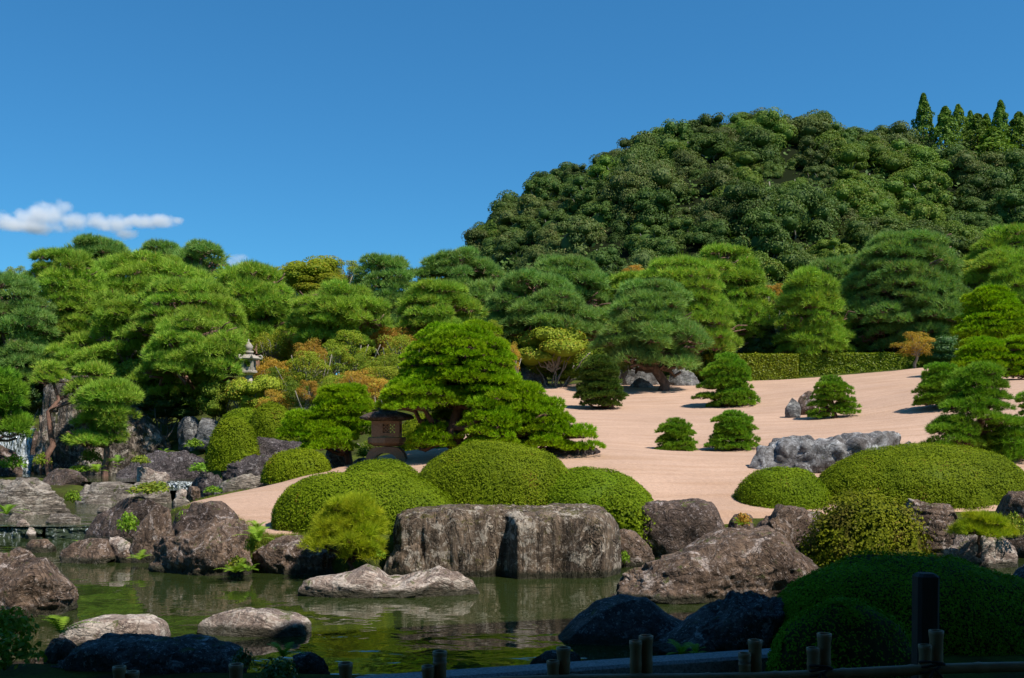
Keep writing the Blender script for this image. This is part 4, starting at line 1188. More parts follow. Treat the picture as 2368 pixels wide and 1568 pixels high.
for i, (lab, Y, cr, mt, kd) in enumerate(BP):
    if i not in (1, 9, 10):
        cr = [(c_[0] - .07 * (c_[1] - c_[0]), c_[1] + .07 * (c_[1] - c_[0]), c_[2], c_[3] + .12 * (c_[3] - c_[2])) + tuple(c_[4:]) for c_ in cr]
    pine(lab, Y, cr, kd, mt, rp=.0155 * Y if Y > 30 else .018 * Y, trunk_r=.0042 * Y, seed=40 + i, group=G_RP, limbs=14, flat=.98, base=(-75, 1100) if i == 1 else None)

# ------------------------------------------------------------------ leafy shrubs and trees
def leafy_mesh(kind, variant, mat):
    key = ('leafy', kind, variant, mat.name)
    if key in MATS: return MATS[key]
    rng = np.random.default_rng(variant * 77 + len(kind) * 5)
    n, size, lobes, lr, jit, thick = {'shrub': (7500, .060, 20, .36, .42, .25), 'airy': (7500, .048, 30, .30, .7, .7), 'forest': (11000, .050, 24, .34, .45, .26), 'forestb': (11000, .048, 48, .24, .5, .32), 'maple': (6000, .05, 30, .30, .5, .6)}[kind]
    g = Geo()
    C = []
    for i in range(lobes):
        d = norm(rng.normal(0, 1, 3))
        if kind == 'maple': d[2] = abs(d[2]) * 1.3 - .35
        C.append(d * rng.uniform(.42, .74) * np.array([1, 1, .85]))
    C = np.array(C)
    R = lr * rng.uniform(.7, 1.25, lobes)
    pick = rng.integers(lobes, size=n)
    D = norm(rng.normal(0, 1, (n, 3)))
    D[:, 2] = np.where(D[:, 2] < -.45, -D[:, 2], D[:, 2])
    flat = .72 if kind != 'maple' else .4
    P = C[pick] + D * (R[pick] * (1 - np.abs(rng.normal(0, thick * .35, n))))[:, None] * np.array([1, 1, flat])
    lt_off = np.repeat((rng.random(lobes)[pick] - .5) * .3, 4)
    v, f, t = leaves(P, D + np.array([0, 0, .35]), size, .65, jit, rng)
    g.add(v, f, 0, False, np.clip(t * .85 + .07 + lt_off, 0, 1))
    for i in range(lobes):
        tv, tf = tube(wiggle([0, 0, -.6], C[i] * .95, 5, .05, rng), np.linspace(.03, .008, 5), 4)
        g.add(tv, tf, 1)
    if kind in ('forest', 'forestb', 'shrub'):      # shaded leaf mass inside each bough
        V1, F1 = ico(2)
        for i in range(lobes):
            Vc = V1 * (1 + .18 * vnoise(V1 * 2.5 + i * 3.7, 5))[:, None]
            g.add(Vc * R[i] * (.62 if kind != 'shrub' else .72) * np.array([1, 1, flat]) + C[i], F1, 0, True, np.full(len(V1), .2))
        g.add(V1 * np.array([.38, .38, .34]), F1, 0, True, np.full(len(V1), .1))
    me = g.build('crown', [mat, M_BARKG, M_HULL])
    MATS[key] = me
    return me
def shrub(label, x0, x1, yt, yb, Y, mat, kind='shrub', seed=1, group=None, name='shrub', cat='shrub', dep=.8, stems=5, zbase=None, stem_r=.02):
    rng = np.random.default_rng(seed + 900)
    w = (x1 - x0) / F * Y
    cx = ((x0 + x1) / 2 - CX) / F * Y
    zt, zb = H - (yt - CY) / F * Y, H - (yb - CY) / F * Y
    gz0 = ground_z(cx, Y) if zbase is None else zbase
    gz0 = min(gz0, zb + .2)
    root = link(name, None, loc=(cx, Y, gz0))
    tag(root, label, cat, group)
    zc = (zt + zb) / 2
    link('crown', leafy_mesh(kind, seed % 4, mat), root, (0, 0, zc - gz0), scale=(w / 2 * 1.05, w / 2 * dep, (zt - zc) / .92), rz=rng.uniform(0, 6.28))
    g = Geo()
    for i in range(stems):
        a = np.array([rng.normal(0, .05 * w), rng.normal(0, .05 * w), -.1])
        b = np.array([0.02, 0, (zc - gz0) + .1]) if stems == 1 else np.array([rng.normal(0, .25 * w), rng.normal(0, .2 * w), (zc - gz0)])
        v, f = tube(wiggle(a, b, 6, .04, rng), np.linspace(stem_r, stem_r * .5, 6), 5)
        g.add(v, f, 0, True)
    link('stem' if stems == 1 else 'stems', g.build('stems', [M_BARKG]), root)
    return root
G_AU = 'shrubs turning colour behind the big bright pine'
SH = [
    ('tall olive maple rising above the pines against the sky', 628, 812, 576, 700, 41, M_MAPLE, 'forest', None),
    ('lower wing of the olive maple, over the low wide pine', 655, 850, 622, 715, 40, M_MAPLE, 'forest', None),
    ('rusty sprays of a maple right of the olive one', 755, 850, 588, 670, 41.5, M_YELLOW, 'airy', None),
    ('golden shrub top between pines on the left', 240, 350, 675, 735, 37, M_YELLOW, 'airy', None),
    ('yellowish tree top at the left edge of the skyline', 0, 75, 605, 660, 40, M_YELLOW, 'airy', None),
    ('orange-leaved slender shrub right of the pale stone lantern', 672, 770, 768, 870, 31, M_ORANGE, 'airy', G_AU),
    ('golden shrub behind the slender orange one', 740, 880, 745, 850, 33, M_YELLOW, 'airy', G_AU),
    ('yellow-green shrub under the low wide pine', 640, 780, 800, 905, 30.5, M_YELLOW, 'airy', G_AU),
    ('dull gold shrub left of the top of the big bright pine', 860, 985, 752, 860, 33, M_YELLOW, 'airy', G_AU),
    ('orange-red low shrub just behind the small layered pine', 770, 880, 848, 925, 29, M_ORANGE, 'airy', G_AU),
    ('second orange low shrub beside the round clipped bushes', 668, 752, 865, 945, 28, M_ORANGE, 'airy', G_AU),
    ('green and gold thicket between the two orange low shrubs', 720, 830, 860, 930, 29.5, M_YELLOW, 'airy', G_AU),
    ('green shrub in the gap left of the big bright pine', 850, 940, 870, 965, 28, M_MID, 'shrub', G_AU),
    ('wide yellow-green shrub below the pale stone lantern', 505, 668, 845, 975, 29.5, M_YELLOW, 'shrub', None),
    ('green shrub left of the wide yellow-green one, under the drooping pine', 430, 560, 860, 985, 30, M_MID, 'shrub', None),
    ('deep green shrub in shadow right of the pale stone lantern', 600, 700, 780, 890, 38, M_MID, 'shrub', None),
    ('golden-orange shrub right of the top of the big bright pine', 1075, 1180, 728, 800, 36, M_YELLOW, 'airy', G_AU),
    ('orange shrub behind the right shoulder of the big bright pine', 1150, 1215, 775, 880, 34, M_ORANGE, 'airy', G_AU),
    ('dry golden thicket seen between the boughs of the big bright pine', 1010, 1190, 880, 960, 27, M_YELLOW, 'airy', G_AU),
    ('tall yellow-green broadleaf shrub left of the leaning pine', 1185, 1370, 742, 885, 37.5, M_YELLOW, 'shrub', None),
    ('lower skirt of green leaves beneath the tall yellow-green shrub', 1215, 1380, 800, 892, 38.3, M_MID, 'shrub', None),
    ('small orange sprigs showing above the pines at the hill foot', 1430, 1500, 604, 652, 46, M_ORANGE, 'airy', None),
    ('rust-orange maple between the tall bright pine and the tiered pine', 1735, 1830, 642, 730, 46, M_ORANGE, 'airy', None),
    ('yellow-leaved young maple with a thin grey trunk at the end of the hedge', 2058, 2178, 760, 835, 38.5, M_ORANGE, 'airy', None),
    ('dark evergreen shrub behind the left part of the hedge', 1665, 1820, 730, 850, 44, M_DKSH, 'shrub', None),
    ('dark evergreen shrub behind the hedge under the massive pine', 1930, 2160, 745, 850, 45, M_DKSH, 'shrub', None),
    ('dark evergreen shrub at the right end of the hedge', 2140, 2260, 760, 858, 40.5, M_DKSH, 'shrub', None),
    ('yellow-green shrub between the pines at the right edge', 2190, 2290, 590, 690, 47, M_YELLOW, 'shrub', None),
    ('dark shrub behind the leaning pine and the rocks', 1400, 1640, 785, 885, 41, M_DKSH, 'shrub', None),
    ('green shrub left of the clipped pine before the hedge', 1560, 1700, 830, 892, 40.2, M_MID, 'shrub', None),
    ('ragged green shrub behind the stone lantern legs', 800, 930, 985, 1065, 22, M_MID, 'airy', None),
    ('shaded shrub at the foot of the drooping pine', 290, 470, 890, 1000, 31.5, M_DKSH, 'shrub', None),
    ('shaded evergreen behind the waterfall', -40, 150, 810, 985, 33.5, M_DKSH, 'shrub', None),
    ('broad green shrub high on the bank above the waterfall rock', 250, 420, 810, 950, 32.5, M_MID, 'shrub', None),
]
for i, (lab, x0, x1, yt, yb, Y, mt, kd, gr) in enumerate(SH):
    tree = kd == 'maple'
    shrub(lab, x0, x1, yt, yb, Y, mt, kd, i, gr, name='maple_tree' if 'maple' in lab else 'shrub', cat='tree' if 'maple' in lab else 'shrub', stems=1 if 'thin grey trunk' in lab else 6, stem_r=.0009 * Y if 'thin grey trunk' not in lab else .07)
rt = np.random.default_rng(404)
TH = []
for row, (Yr, yy) in enumerate(((34.5, 800), (32.5, 845), (30.5, 890), (28.8, 925))):
    for px in np.arange(640, 1190, 62):
        if row == 3 and px > 930: continue
        TH.append((px + rt.uniform(-18, 18), Yr + rt.uniform(-.5, .5), yy + rt.uniform(-14, 14)))
pal = [(M_YELLOW, 'golden'), (M_ORANGE, 'orange-tinged'), (M_MID, 'green'), (M_YELLOW, 'golden'), (M_MID, 'green')]
spots = ['in the back row of', 'high in', 'in the middle of', 'low in the front of']
for i, (px, Yr, yy) in enumerate(TH):
    mt, wd = pal[int(rt.integers(5))]
    wdt = rt.uniform(52, 74)
    side = 'left of the layered pine' if px < 700 else ('behind the layered pine' if px < 860 else ('left of the bright pine' if px < 960 else 'behind the bright pine'))
    row = i // 9 if i < 27 else 3
    shrub(f'{wd} shrub {spots[min(row, 3)]} the thicket, {side}', px - wdt, px + wdt, yy - 48, yy + 50, Yr, mt, 'airy', i + 200, 'shrubs of the autumn thicket', stems=4, stem_r=.012)
# dark evergreens closing the back of the garden
G_BK = 'dark evergreens closing the back of the garden'
for i, px in enumerate(range(-120, 2520, 115)):
    yt = 655 if px < 1000 else 700
    shrub('dark evergreen filling the gaps far behind the pines', px - 45, px + 200, yt - 20 + (i * 37 % 23), 925, 52 + (i % 3) * 2.5, M_DKSH if i % 3 else M_MID, 'shrub', i, G_BK, name='evergreen', cat='tree', stems=3)

# ------------------------------------------------------------------ hedges
def hedge(label, x0, x1, yt, Y, Yd, seed):
    rng = np.random.default_rng(seed)
    X0, X1 = (x0 - CX) / F * Y, (x1 - CX) / F * Y
    zt = H - (yt - CY) / F * Y
    zb = min(ground_z(X0, Y), ground_z(X1, Y)) - .1
    w, d, h = X1 - X0, Yd, zt - zb
    g = Geo()
    box_geo(g, (0, 0, h / 2 - .02), (w - .12, d - .12, h - .08), 0)
    n = int((w * h + d * h * 2 + w * d) * 2.1 / (.3 * .07 ** 2))
    P, Nn = [], []
    for (a, k) in (('f', w * h), ('l', d * h), ('r', d * h), ('t', w * d)):
        m = int(n * k / (w * h + 2 * d * h + w * d))
        u, v = rng.random(m), rng.random(m)
        j = fbm(np.stack([u * w * 2, v * 3, u * 0 + seed], 1), 3, seed) * .03 + rng.normal(0, .02, m)
        o = np.ones(m)
        if a == 'f': P.append(np.stack([(u - .5) * w, -d / 2 - j, v * h], 1)); Nn.append(np.stack([o * 0, -o, o * .2], 1))
        if a == 'l': P.append(np.stack([-w / 2 - j, (u - .5) * d, v * h], 1)); Nn.append(np.stack([-o, o * 0, o * .2], 1))
        if a == 'r': P.append(np.stack([w / 2 + j, (u - .5) * d, v * h], 1)); Nn.append(np.stack([o, o * 0, o * .2], 1))
        if a == 't': P.append(np.stack([(u - .5) * w, (v - .5) * d, h + j], 1)); Nn.append(np.stack([o * 0, o * 0, o], 1))
    v, f, t = leaves(np.concatenate(P), np.concatenate(Nn), .07, .6, .6, rng, .2)
    g.add(v, f, 1, False, t)
    o = link('hedge', None, loc=((X0 + X1) / 2, Y + d / 2, zb))
    tag(o, label, 'hedge')
    link('leaves', g.build('leaves', [M_HEDGE, M_HEDGE]), o)
M_HEDGE = leaf_mat('hedge_leaves', (.10, .155, .006), (.24, .29, .014), (.33, .34, .03), trans=.25, rough=.4, obj_var=.05)
hedge('near length of clipped hedge with a sharp corner, left half of the hedge line', 1632, 1846, 819, 39.9, 1.2, 1)
hedge('long length of clipped hedge set back behind the sand, right half of the hedge line', 1850, 2160, 817, 41.3, 1.2, 2)

# ------------------------------------------------------------------ the wooded hill
rng = np.random.default_rng(77)
FM = [M_F1, M_F1, M_F1, M_F3, M_F2, M_F3]
cnt = 0
cand = []
for Yg in np.arange(140, 275, 7.6):
    for Xg in np.arange(-30, 160, 6.6):
        x = Xg + rng.uniform(-3, 3)
        y = Yg + rng.uniform(-3, 3)
        px = CX + x / y * F
        if px < 1000 or px > 2440: continue
        z = float(hill_h(np.array([x]), np.array([y]))[0])
        if z < 5: continue
        zz = z + rng.uniform(.5, 4.0)
        py = CY - (zz + 5 - H) / y * F
        if py > 660: continue
        cand.append((x, y, zz, px, py))
print('forest candidates', len(cand))
order = rng.permutation(len(cand))[:296]
near_lbl = {}
for ii in order:
    x, y, z, px, py = cand[ii]
    r = rng.choice([3.9, 4.8, 5.8, 6.8, 8.0])
    mi = int(rng.integers(len(FM)))
    if 1930 < px < 2130 and 350 < py < 500: mi = 4
    if px > 2110 and py < 300: continue
    kd = 'forestb' if rng.random() < .45 else 'forest'
    root = link('forest_tree', None, loc=(x, y, z - .5))
    hgt = r * rng.uniform(.85, 1.25)
    cpy = py + 60
    band = ['along the crest', 'just under the crest', 'in the upper third', 'halfway up', 'in the lower third', 'at the foot'][int(np.clip((cpy - 300) / 62, 0, 5))]
    side = ['left tip', 'left shoulder', 'left of centre', 'centre', 'right of centre', 'right part', 'far right'][int(np.clip((px - 1060) / 187, 0, 6))]
    tone = {0: 'dark green', 1: 'dark green', 2: 'dark green', 3: 'brownish', 4: 'light green', 5: 'brownish'}[mi]
    size = 'small' if r < 4.5 else ('medium-sized' if r < 6 else ('large' if r < 7.5 else 'very large'))
    form = 'many-lobed' if kd == 'forestb' else 'round-lobed'
    tag(root, f'{size} {tone} {form} tree {band} of the hill, {side}', 'tree', 'trees covering the hill')
    link('crown', leafy_mesh(kd, int(rng.integers(4)), FM[mi]), root, (0, 0, hgt * .45), scale=(r, r, hgt), rz=rng.uniform(0, 6.28))
    tv, tf = tube(np.array([[0, 0, -1.5], [.2, .1, 2], [0, .1, 4.5]]), [.35, .25, .12], 5)
    k = 'ftrunk'
    if k not in MATS:
        MATS[k] = Geo().add(tv, tf, 0, True).build('trunk', [M_BARKG])
    link('trunk', MATS[k], root)
    cnt += 1
rest = []
while len(rest) < 55:
    x, y = rng.uniform(-30, 150), rng.uniform(150, 268)
    px = CX + x / y * F
    z = float(hill_h(np.array([x]), np.array([y]))[0])
    if 1050 < px < 2420 and z > 12: rest.append((x, y, z + .5, px, 0))
if rest:
    base = leafy_mesh('forest', 0, M_F1)
    co = np.empty(len(base.vertices) * 3, np.float32)
    base.vertices.foreach_get('co', co)
    co = co.reshape(-1, 3)[:11000 * 4].reshape(-1, 4, 3)[::8]
    mid_ = co.mean(1, keepdims=True)
    co = mid_ + (co - mid_) * 2.3
    g = Geo()
    for (x, y, z, px, py) in rest:
        r = rng.uniform(4, 6.5)
        g.add((co * np.array([r, r, r])).reshape(-1, 3) + np.array([x, y, z + r * .3]), np.arange(len(co) * 4).reshape(-1, 4), 0, False, np.repeat(rng.random(len(co)), 4))
    o = link('distant_trees', g.build('distant_trees', [M_F1]))
    tag(o, 'farther tree crowns merging into one mass on the wooded hill', 'trees', kind='stuff')
# undergrowth between the crowns
n = 32000
xs_, ys_ = rng.uniform(-40, 175, n), rng.uniform(132, 278, n)
zs_ = hill_h(xs_, ys_)
k = zs_ > 3
P = np.stack([xs_, ys_, zs_ + rng.uniform(.3, 1, n) ** .7 * 6.0 * (1 + .4 * fbm(np.stack([xs_ / 6, ys_ / 6, xs_ * 0], 1), 2, 4))], 1)[k]
v, f, t = leaves(P, np.tile([0, -.5, 1.0], (len(P), 1)), 1.0, .7, .6, rng)
o = link('undergrowth', Geo().add(v, f, 0, False, t * .6).build('undergrowth', [M_F1]))
tag(o, 'dark undergrowth filling the wooded hill between the tree crowns', 'undergrowth', kind='stuff')
# cedars on the ridge
def cedar_mesh(variant):
    key = ('cedar', variant)
    if key in MATS: return MATS[key]
    rng = np.random.default_rng(variant + 300)
    n = 5200
    t = rng.random(n) ** .8
    an = rng.uniform(0, 6.283, n)
    prof = (1 - t) ** .75 * .30 + .02
    lump = 1 + .55 * vnoise(np.stack([np.cos(an) * 1.9, np.sin(an) * 1.9, t * 11], 1), variant)
    r = prof * lump * (1 - np.abs(rng.normal(0, .2, n)))
    P = np.stack([np.cos(an) * r, np.sin(an) * r, t - .02 + r * .15], 1)
    D = np.stack([np.cos(an), np.sin(an), np.full(n, .5)], 1)
    g = Geo()
    v, f, tt = leaves(P, D, .045, .6, .7, rng)
    g.add(v, f, 0, False, tt)
    tv, tf = tube(np.array([[0, 0, -.15], [0, 0, .5], [0, 0, .97]]), [.02, .014, .003], 5)
    g.add(tv, tf, 1)
    MATS[key] = g.build('crown', [M_CED, M_BARK])
    return MATS[key]
CED = [('dark cedar at the far right edge of the ridge behind the others', 2345, 2420, 250, 350, 266), ('round-topped cedar just left of the right pointed one', 2262, 2300, 262, 345, 266), ('tall pointed cedar standing up from the ridge, leftmost of the cedars', 2112, 2158, 214, 335, 262), ('broad bright cedar right of the leftmost pointed one', 2158, 2212, 245, 345, 258), ('feathery grey-green tree between the ridge cedars', 2195, 2235, 240, 320, 268),
       ('pointed cedar near the right edge of the ridge', 2292, 2334, 230, 345, 262), ('broad cedar between the two pointed ones', 2228, 2292, 262, 350, 258), ('low cedar crowd member at the very right of the ridge', 2325, 2385, 258, 350, 262), ('yellowish low cedar beneath the pointed right one', 2262, 2330, 292, 352, 252), ('second broad cedar behind the bright one', 2225, 2262, 255, 330, 270)]
for i, (lab, x0, x1, yt, yb, Y) in enumerate(CED):
    zt, zb = H - (yt - CY) / F * Y, H - (yb - CY) / F * Y
    root = link('cedar_tree', None, loc=(((x0 + x1) / 2 - CX) / F * Y, Y, zb - 2))
    tag(root, lab, 'cedar', 'cedars on the ridge of the hill')
    hh = zt - zb + 2
    w = (x1 - x0) / F * Y
    link('crown', cedar_mesh(i % 3), root, scale=(w / .46, w / .46, hh), rz=i * 1.3)
# ------------------------------------------------------------------ stone lanterns
M_LSTONE = plain_mat('lantern_sandstone', (.20, .12, .07), (.34, .21, .125), 30, .9, .4, .01)
M_LROOF = rock_mat('weathered_lantern_roof', (.07, .045, .035), (.19, .11, .08), (.30, .26, .22), .5, (1, 1, 1), 5.0, .1, .9, .8, wet=False)
M_LPALE = plain_mat('pale_granite', (.27, .225, .18), (.42, .37, .30), 25, .9, .4, .01)
def lathe(g, prof, n=24, m=0, sx=1.0, sy=1.0, seed=0, rough=0.0, c=(0, 0, 0), smooth=True):
    V = []
    a = np.arange(n) / n * 2 * np.pi
    for r, z in prof:
        V.append(np.stack([np.cos(a) * r * sx, np.sin(a) * r * sy, np.full(n, z)], 1))
    V = np.concatenate(V)
    if rough:
        f = 1 + rough * fbm(V * 6 + seed, 3, seed)
        V[:, :2] *= f[:, None]
        V[:, 2] += rough * .12 * fbm(V * 7 + seed + 3, 3, seed + 1)
    V = V + np.array(c)
    k = np.arange(n)
    q = np.concatenate([np.stack([i * n + k, i * n + (k + 1) % n, (i + 1) * n + (k + 1) % n, (i + 1) * n + k], 1) for i in range(len(prof) - 1)])
    e = (len(prof) - 1) * n
    g.add(V, [q, (e + k)[None], (k[::-1])[None]], m, smooth)
    return g

LY = 19.6
u = LY / F                                     # metres per picture unit there
lz = H - (1062 - CY) / F * LY
lan = link('snow_viewing_lantern', None, loc=((895 - CX) / F * LY, LY, lz))
tag(lan, 'squat stone lantern with a wide mossy cap and lattice window beside the big bright pine', 'stone lantern')
g = Geo()
lathe(g, [(34 * u, 88 * u), (62 * u, 93 * u), (63.5 * u, 97 * u), (55 * u, 103 * u), (40 * u, 108 * u), (22 * u, 112 * u), (8 * u, 113 * u)], 48, 0, 1, .85, 4, .035)
link('cap', g.build('cap', [M_LROOF]), lan)
g = Geo()
V, Fc = ico(3)
V = V * (1 + .14 * fbm(V * 2.2, 3, 5))[:, None] * np.array([18 * u, 15 * u, 8 * u]) + np.array([-4 * u, 0, 118 * u])
g.add(V, Fc, 0, True)
link('finial', g.build('finial', [M_LROOF]), lan)
# fire box with a lattice window cut through front and right
g = Geo()
bw, bh, bz = 64 * u, 36 * u, 52 * u
t = 6 * u
wx0, wx1, wz0, wz1 = -6 * u, 22 * u, bz + 9 * u, bz + 29 * u
box_geo(g, ((-bw / 2 + wx0) / 2, -bw * .42, bz + bh / 2), (wx0 + bw / 2, t, bh), 0)
box_geo(g, ((bw / 2 + wx1) / 2, -bw * .42, bz + bh / 2), (bw / 2 - wx1, t, bh), 0)
box_geo(g, ((wx0 + wx1) / 2, -bw * .42, (bz + wz0) / 2), (wx1 - wx0, t, wz0 - bz), 0)
box_geo(g, ((wx0 + wx1) / 2, -bw * .42, (bz + bh + wz1) / 2), (wx1 - wx0, t, bz + bh - wz1), 0)
box_geo(g, (-bw * .47, 0, bz + bh / 2), (bw * .06, bw * .84 - t, bh), 0)
box_geo(g, (bw * .47, -bw * .0, bz + bh * .13), (bw * .06, bw * .84 - t, bh * .26), 0)
box_geo(g, (bw * .47, -bw * .0, bz + bh * .9), (bw * .06, bw * .84 - t, bh * .2), 0)
box_geo(g, (bw * .47, bw * .25, bz + bh * .53), (bw * .06, bw * .3, bh * .54), 0)
box_geo(g, (-bw * .22, bw * .42, bz + bh / 2), (bw * .5, t, bh), 0)
box_geo(g, (bw * .40, bw * .42, bz + bh / 2), (bw * .16, t, bh), 0)
box_geo(g, (0, 0, bz + 1.5 * u), (bw * .9, bw * .8, 3 * u), 0)
link('fire_box', g.build('fire_box', [M_LSTONE]), lan)
g = Geo()
cxw, czw = (wx0 + wx1) / 2, (wz0 + wz1) / 2
for sgn in (-1, 1):
    for k in range(-3, 4):
        # diagonal bars clipped to the window
        c = k * 7.5 * u
        ps = []
        for s_ in np.linspace(-30 * u, 30 * u, 121):
            x, z = s_ + c / 2, sgn * (s_ - c / 2)
            if abs(x) <= (wx1 - wx0) / 2 and abs(z) <= (wz1 - wz0) / 2: ps.append((cxw + x, -bw * .42, czw + z))
        if len(ps) > 3:
            v, f = tube(np.array([ps[0], ps[-1]]), [1.5 * u] * 2, 4)
            g.add(v, f, 0)
link('lattice', g.build('lattice', [M_LSTONE]), lan)
g = Geo()
lathe(g, [(30 * u, 30 * u), (36 * u, 34 * u), (42 * u, 37 * u), (43 * u, 39 * u), (43 * u, 49 * u), (40 * u, 51.5 * u)], 8, 0, 1.04, .9, smooth=False)
link('platform', g.build('platform', [M_LSTONE]), lan)
g = Geo()   # arched foot: a slab whose underside is an arch, front and back, plus legs
n = 18
a = np.linspace(0, math.pi, n)
for yc in (-24 * u, 22 * u):
    ox = np.interp(np.linspace(0, 1, n), [0, .25, .5, .75, 1], [47, 34, 0, -34, -47]) * u
    oz = np.interp(np.linspace(0, 1, n), [0, .12, .3, .5, .7, .88, 1], [-4, 14, 27, 30, 27, 14, -4]) * u
    ix, iz = np.cos(a) * 27 * u, np.sin(a) * 19 * u - 4 * u
    V, q = [], []
    for yy in (yc - 7 * u, yc + 7 * u):
        V += [(x, yy, z) for x, z in zip(ox, oz)] + [(x, yy, z) for x, z in zip(ix, iz)]
    for k in range(n - 1):
        q += [(k, k + 1, n + k + 1, n + k), (2 * n + k, 3 * n + k, 3 * n + k + 1, 2 * n + k + 1), (k, 2 * n + k, 2 * n + k + 1, k + 1), (n + k, n + k + 1, 3 * n + k + 1, 3 * n + k)]
    g.add(np.array(V), np.array(q), 0)
box_geo(g, (0, 0, 23 * u), (52 * u, 34 * u, 9 * u), 0)
link('arched_foot', g.build('arched_foot', [M_LSTONE]), lan)

KY = 29.9
u = KY / F
kz = ground_z((577 - CX) / F * KY, KY)
kan = link('stone_lantern', None, loc=((575 - CX) / F * KY, KY, kz))
tag(kan, 'tall pale stone lantern with onion finial and curled roof among the left pines', 'stone lantern')
def kzof(py): return H - (py - CY) / F * KY - kz
g = Geo(); lathe(g, [(1 * u, kzof(784)), (1.5 * u, kzof(790)), (6 * u, kzof(795)), (10 * u, kzof(801)), (9 * u, kzof(808)), (5 * u, kzof(811)), (11 * u, kzof(812)), (11 * u, kzof(817)), (6 * u, kzof(819))][::-1], 20)
link('finial', g.build('finial', [M_LPALE]), kan)
g = Geo(); lathe(g, [(24 * u, kzof(832)), (26 * u, kzof(829)), (20 * u, kzof(825)), (10 * u, kzof(820)), (6 * u, kzof(818))], 6, smooth=False)
link('roof', g.build('roof', [M_LPALE]), kan)
for k in range(6):
    an = k * math.pi / 3
    tt = np.linspace(0, 1, 12)
    rr = (12 + 14 * tt) * u
    zz = kzof(822) - 7 * u * np.sin(tt * 1.5)
    cl = tt > .75
    P = np.stack([rr * math.cos(an), rr * math.sin(an), zz], 1)
    th = np.linspace(-1.6, 2.6, 9)
    cr = np.stack([(27 + 4 * np.cos(th)) * u * math.cos(an), (27 + 4 * np.cos(th)) * u * math.sin(an), kzof(826.5) + 4 * u * np.sin(th)], 1)
    v, f = tube(np.vstack([P[:-2], cr]), np.concatenate([np.full(10, 2.6 * u), np.linspace(2.6, 1.6, 9) * u]), 7)
    link('roof_curl', Geo().add(v, f, 0, True).build('roof_curl', [M_LPALE]), kan)
g = Geo()
zb_, zt_ = kzof(857), kzof(832)
for k in range(4):
    sx, sy = (-1, 1)[k % 2], (-1, 1)[k // 2]
    box_geo(g, (sx * 10.5 * u, sy * 10.5 * u, (zb_ + zt_) / 2), (6 * u, 6 * u, zt_ - zb_), 0)
for sx, sy in ((0, -1), (0, 1), (1, 0), (-1, 0)):
    sz_ = (15 * u, 4 * u) if sx == 0 else (4 * u, 15 * u)
    box_geo(g, (sx * 10.5 * u, sy * 10.5 * u, zb_ + 4 * u), (*sz_, 8 * u), 0)
    box_geo(g, (sx * 10.5 * u, sy * 10.5 * u, zt_ - 2.5 * u), (*sz_, 5 * u), 0)
link('fire_box', g.build('fire_box', [M_LPALE]), kan)
g = Geo(); lathe(g, [(10 * u, kzof(868)), (20 * u, kzof(862)), (20 * u, kzof(858)), (17 * u, kzof(856.5))], 6, smooth=False)
link('platform', g.build('platform', [M_LPALE]), kan)
g = Geo(); lathe(g, [(9 * u, 0.0), (8.5 * u, kzof(868) * .5), (9 * u, kzof(868))], 16)
link('post', g.build('post', [M_LPALE]), kan)
g = Geo(); lathe(g, [(22 * u, -.05), (22 * u, 7 * u), (14 * u, 12 * u)], 6, smooth=False)
link('base', g.build('base', [M_LPALE]), kan)

# ------------------------------------------------------------------ granite beam and bamboo fence in the shade
M_GRAN = plain_mat('granite', (.07, .072, .078), (.30, .30, .31), 60, .75, .5, .01, detail=8)
M_BAM = plain_mat('dry_bamboo', (.17, .10, .05), (.30, .19, .10), 10, .45, .2, .004, stretch=(1, 1, .3))
M_BAMT = plain_mat('bamboo_cut_end', (.10, .07, .05), (.20, .15, .11), 20, .8)
M_ROPE = plain_mat('black_hemp_rope', (.010, .009, .008), (.025, .022, .02), 60, .95, .8, .005)
M_DKW = plain_mat('blackened_wood', (.018, .014, .012), (.035, .028, .024), 10, .7, .4, .005, stretch=(4, 4, .4))
A, B = W(820, 1572, 6.55), W(1830, 1514, 7.45)
A[2] = B[2] = .19
dv = (B - A)[:2]
L_ = float(np.hypot(*dv))
g = Geo()
box_geo(g, (0, 0, -.16), (L_, .22, .34), 0, bev=.02)
o = link('granite_beam', g.build('granite_beam', [M_GRAN]), loc=((A + B) / 2), rz=math.atan2(dv[1], dv[0]))
tag(o, 'long grey granite edging beam in the shade behind the bamboo fence', 'granite edging')

fz = .10
def bamboo(g, p, r, z0, z1):
    zs, rs = [], []
    seg = .30
    z = z0
    P = [(r, z0)]
    k = z0
    while k < z1 - .06:
        k += seg
        if k < z1 - .02: P += [(r, k - .012), (r * 1.09, k), (r, k + .012)]
    P += [(r * .99, z1 - .05), (r * 1.12, z1 - .018), (r * 1.12, z1), (r * .8, z1), (r * .78, z1 - .04)]
    lathe(g, P, 16, 0, c=(p[0], p[1], 0))
G_F = 'bamboo posts of the low fence'
POSTS = [((1017, 1506), (990, 1540)), ((1303, 1497), (1279, 1528)), ((1494, 1470), (1470, 1482)), ((1746, 1480), (1722, 1510)), ((1906, 1465), (1880, 1498)), ((2165, 1458), (2139, 1491)), ((799, 1533), None), ((546, 1536), None), ((305, 1553), (276, 1541))]
words = ['the pair before the open green water', 'the pair by the low dark stone', 'the pair before the dark domed boulder', 'the pair at the right end of the granite beam', 'the pair before the smaller dark dome', 'the pair lashed beside the black wooden post', 'the single post left of the granite beam', 'the single post at the right end of the ribbed slab', 'the lowest pair at the foot of the ribbed slab']
FY = 5.3
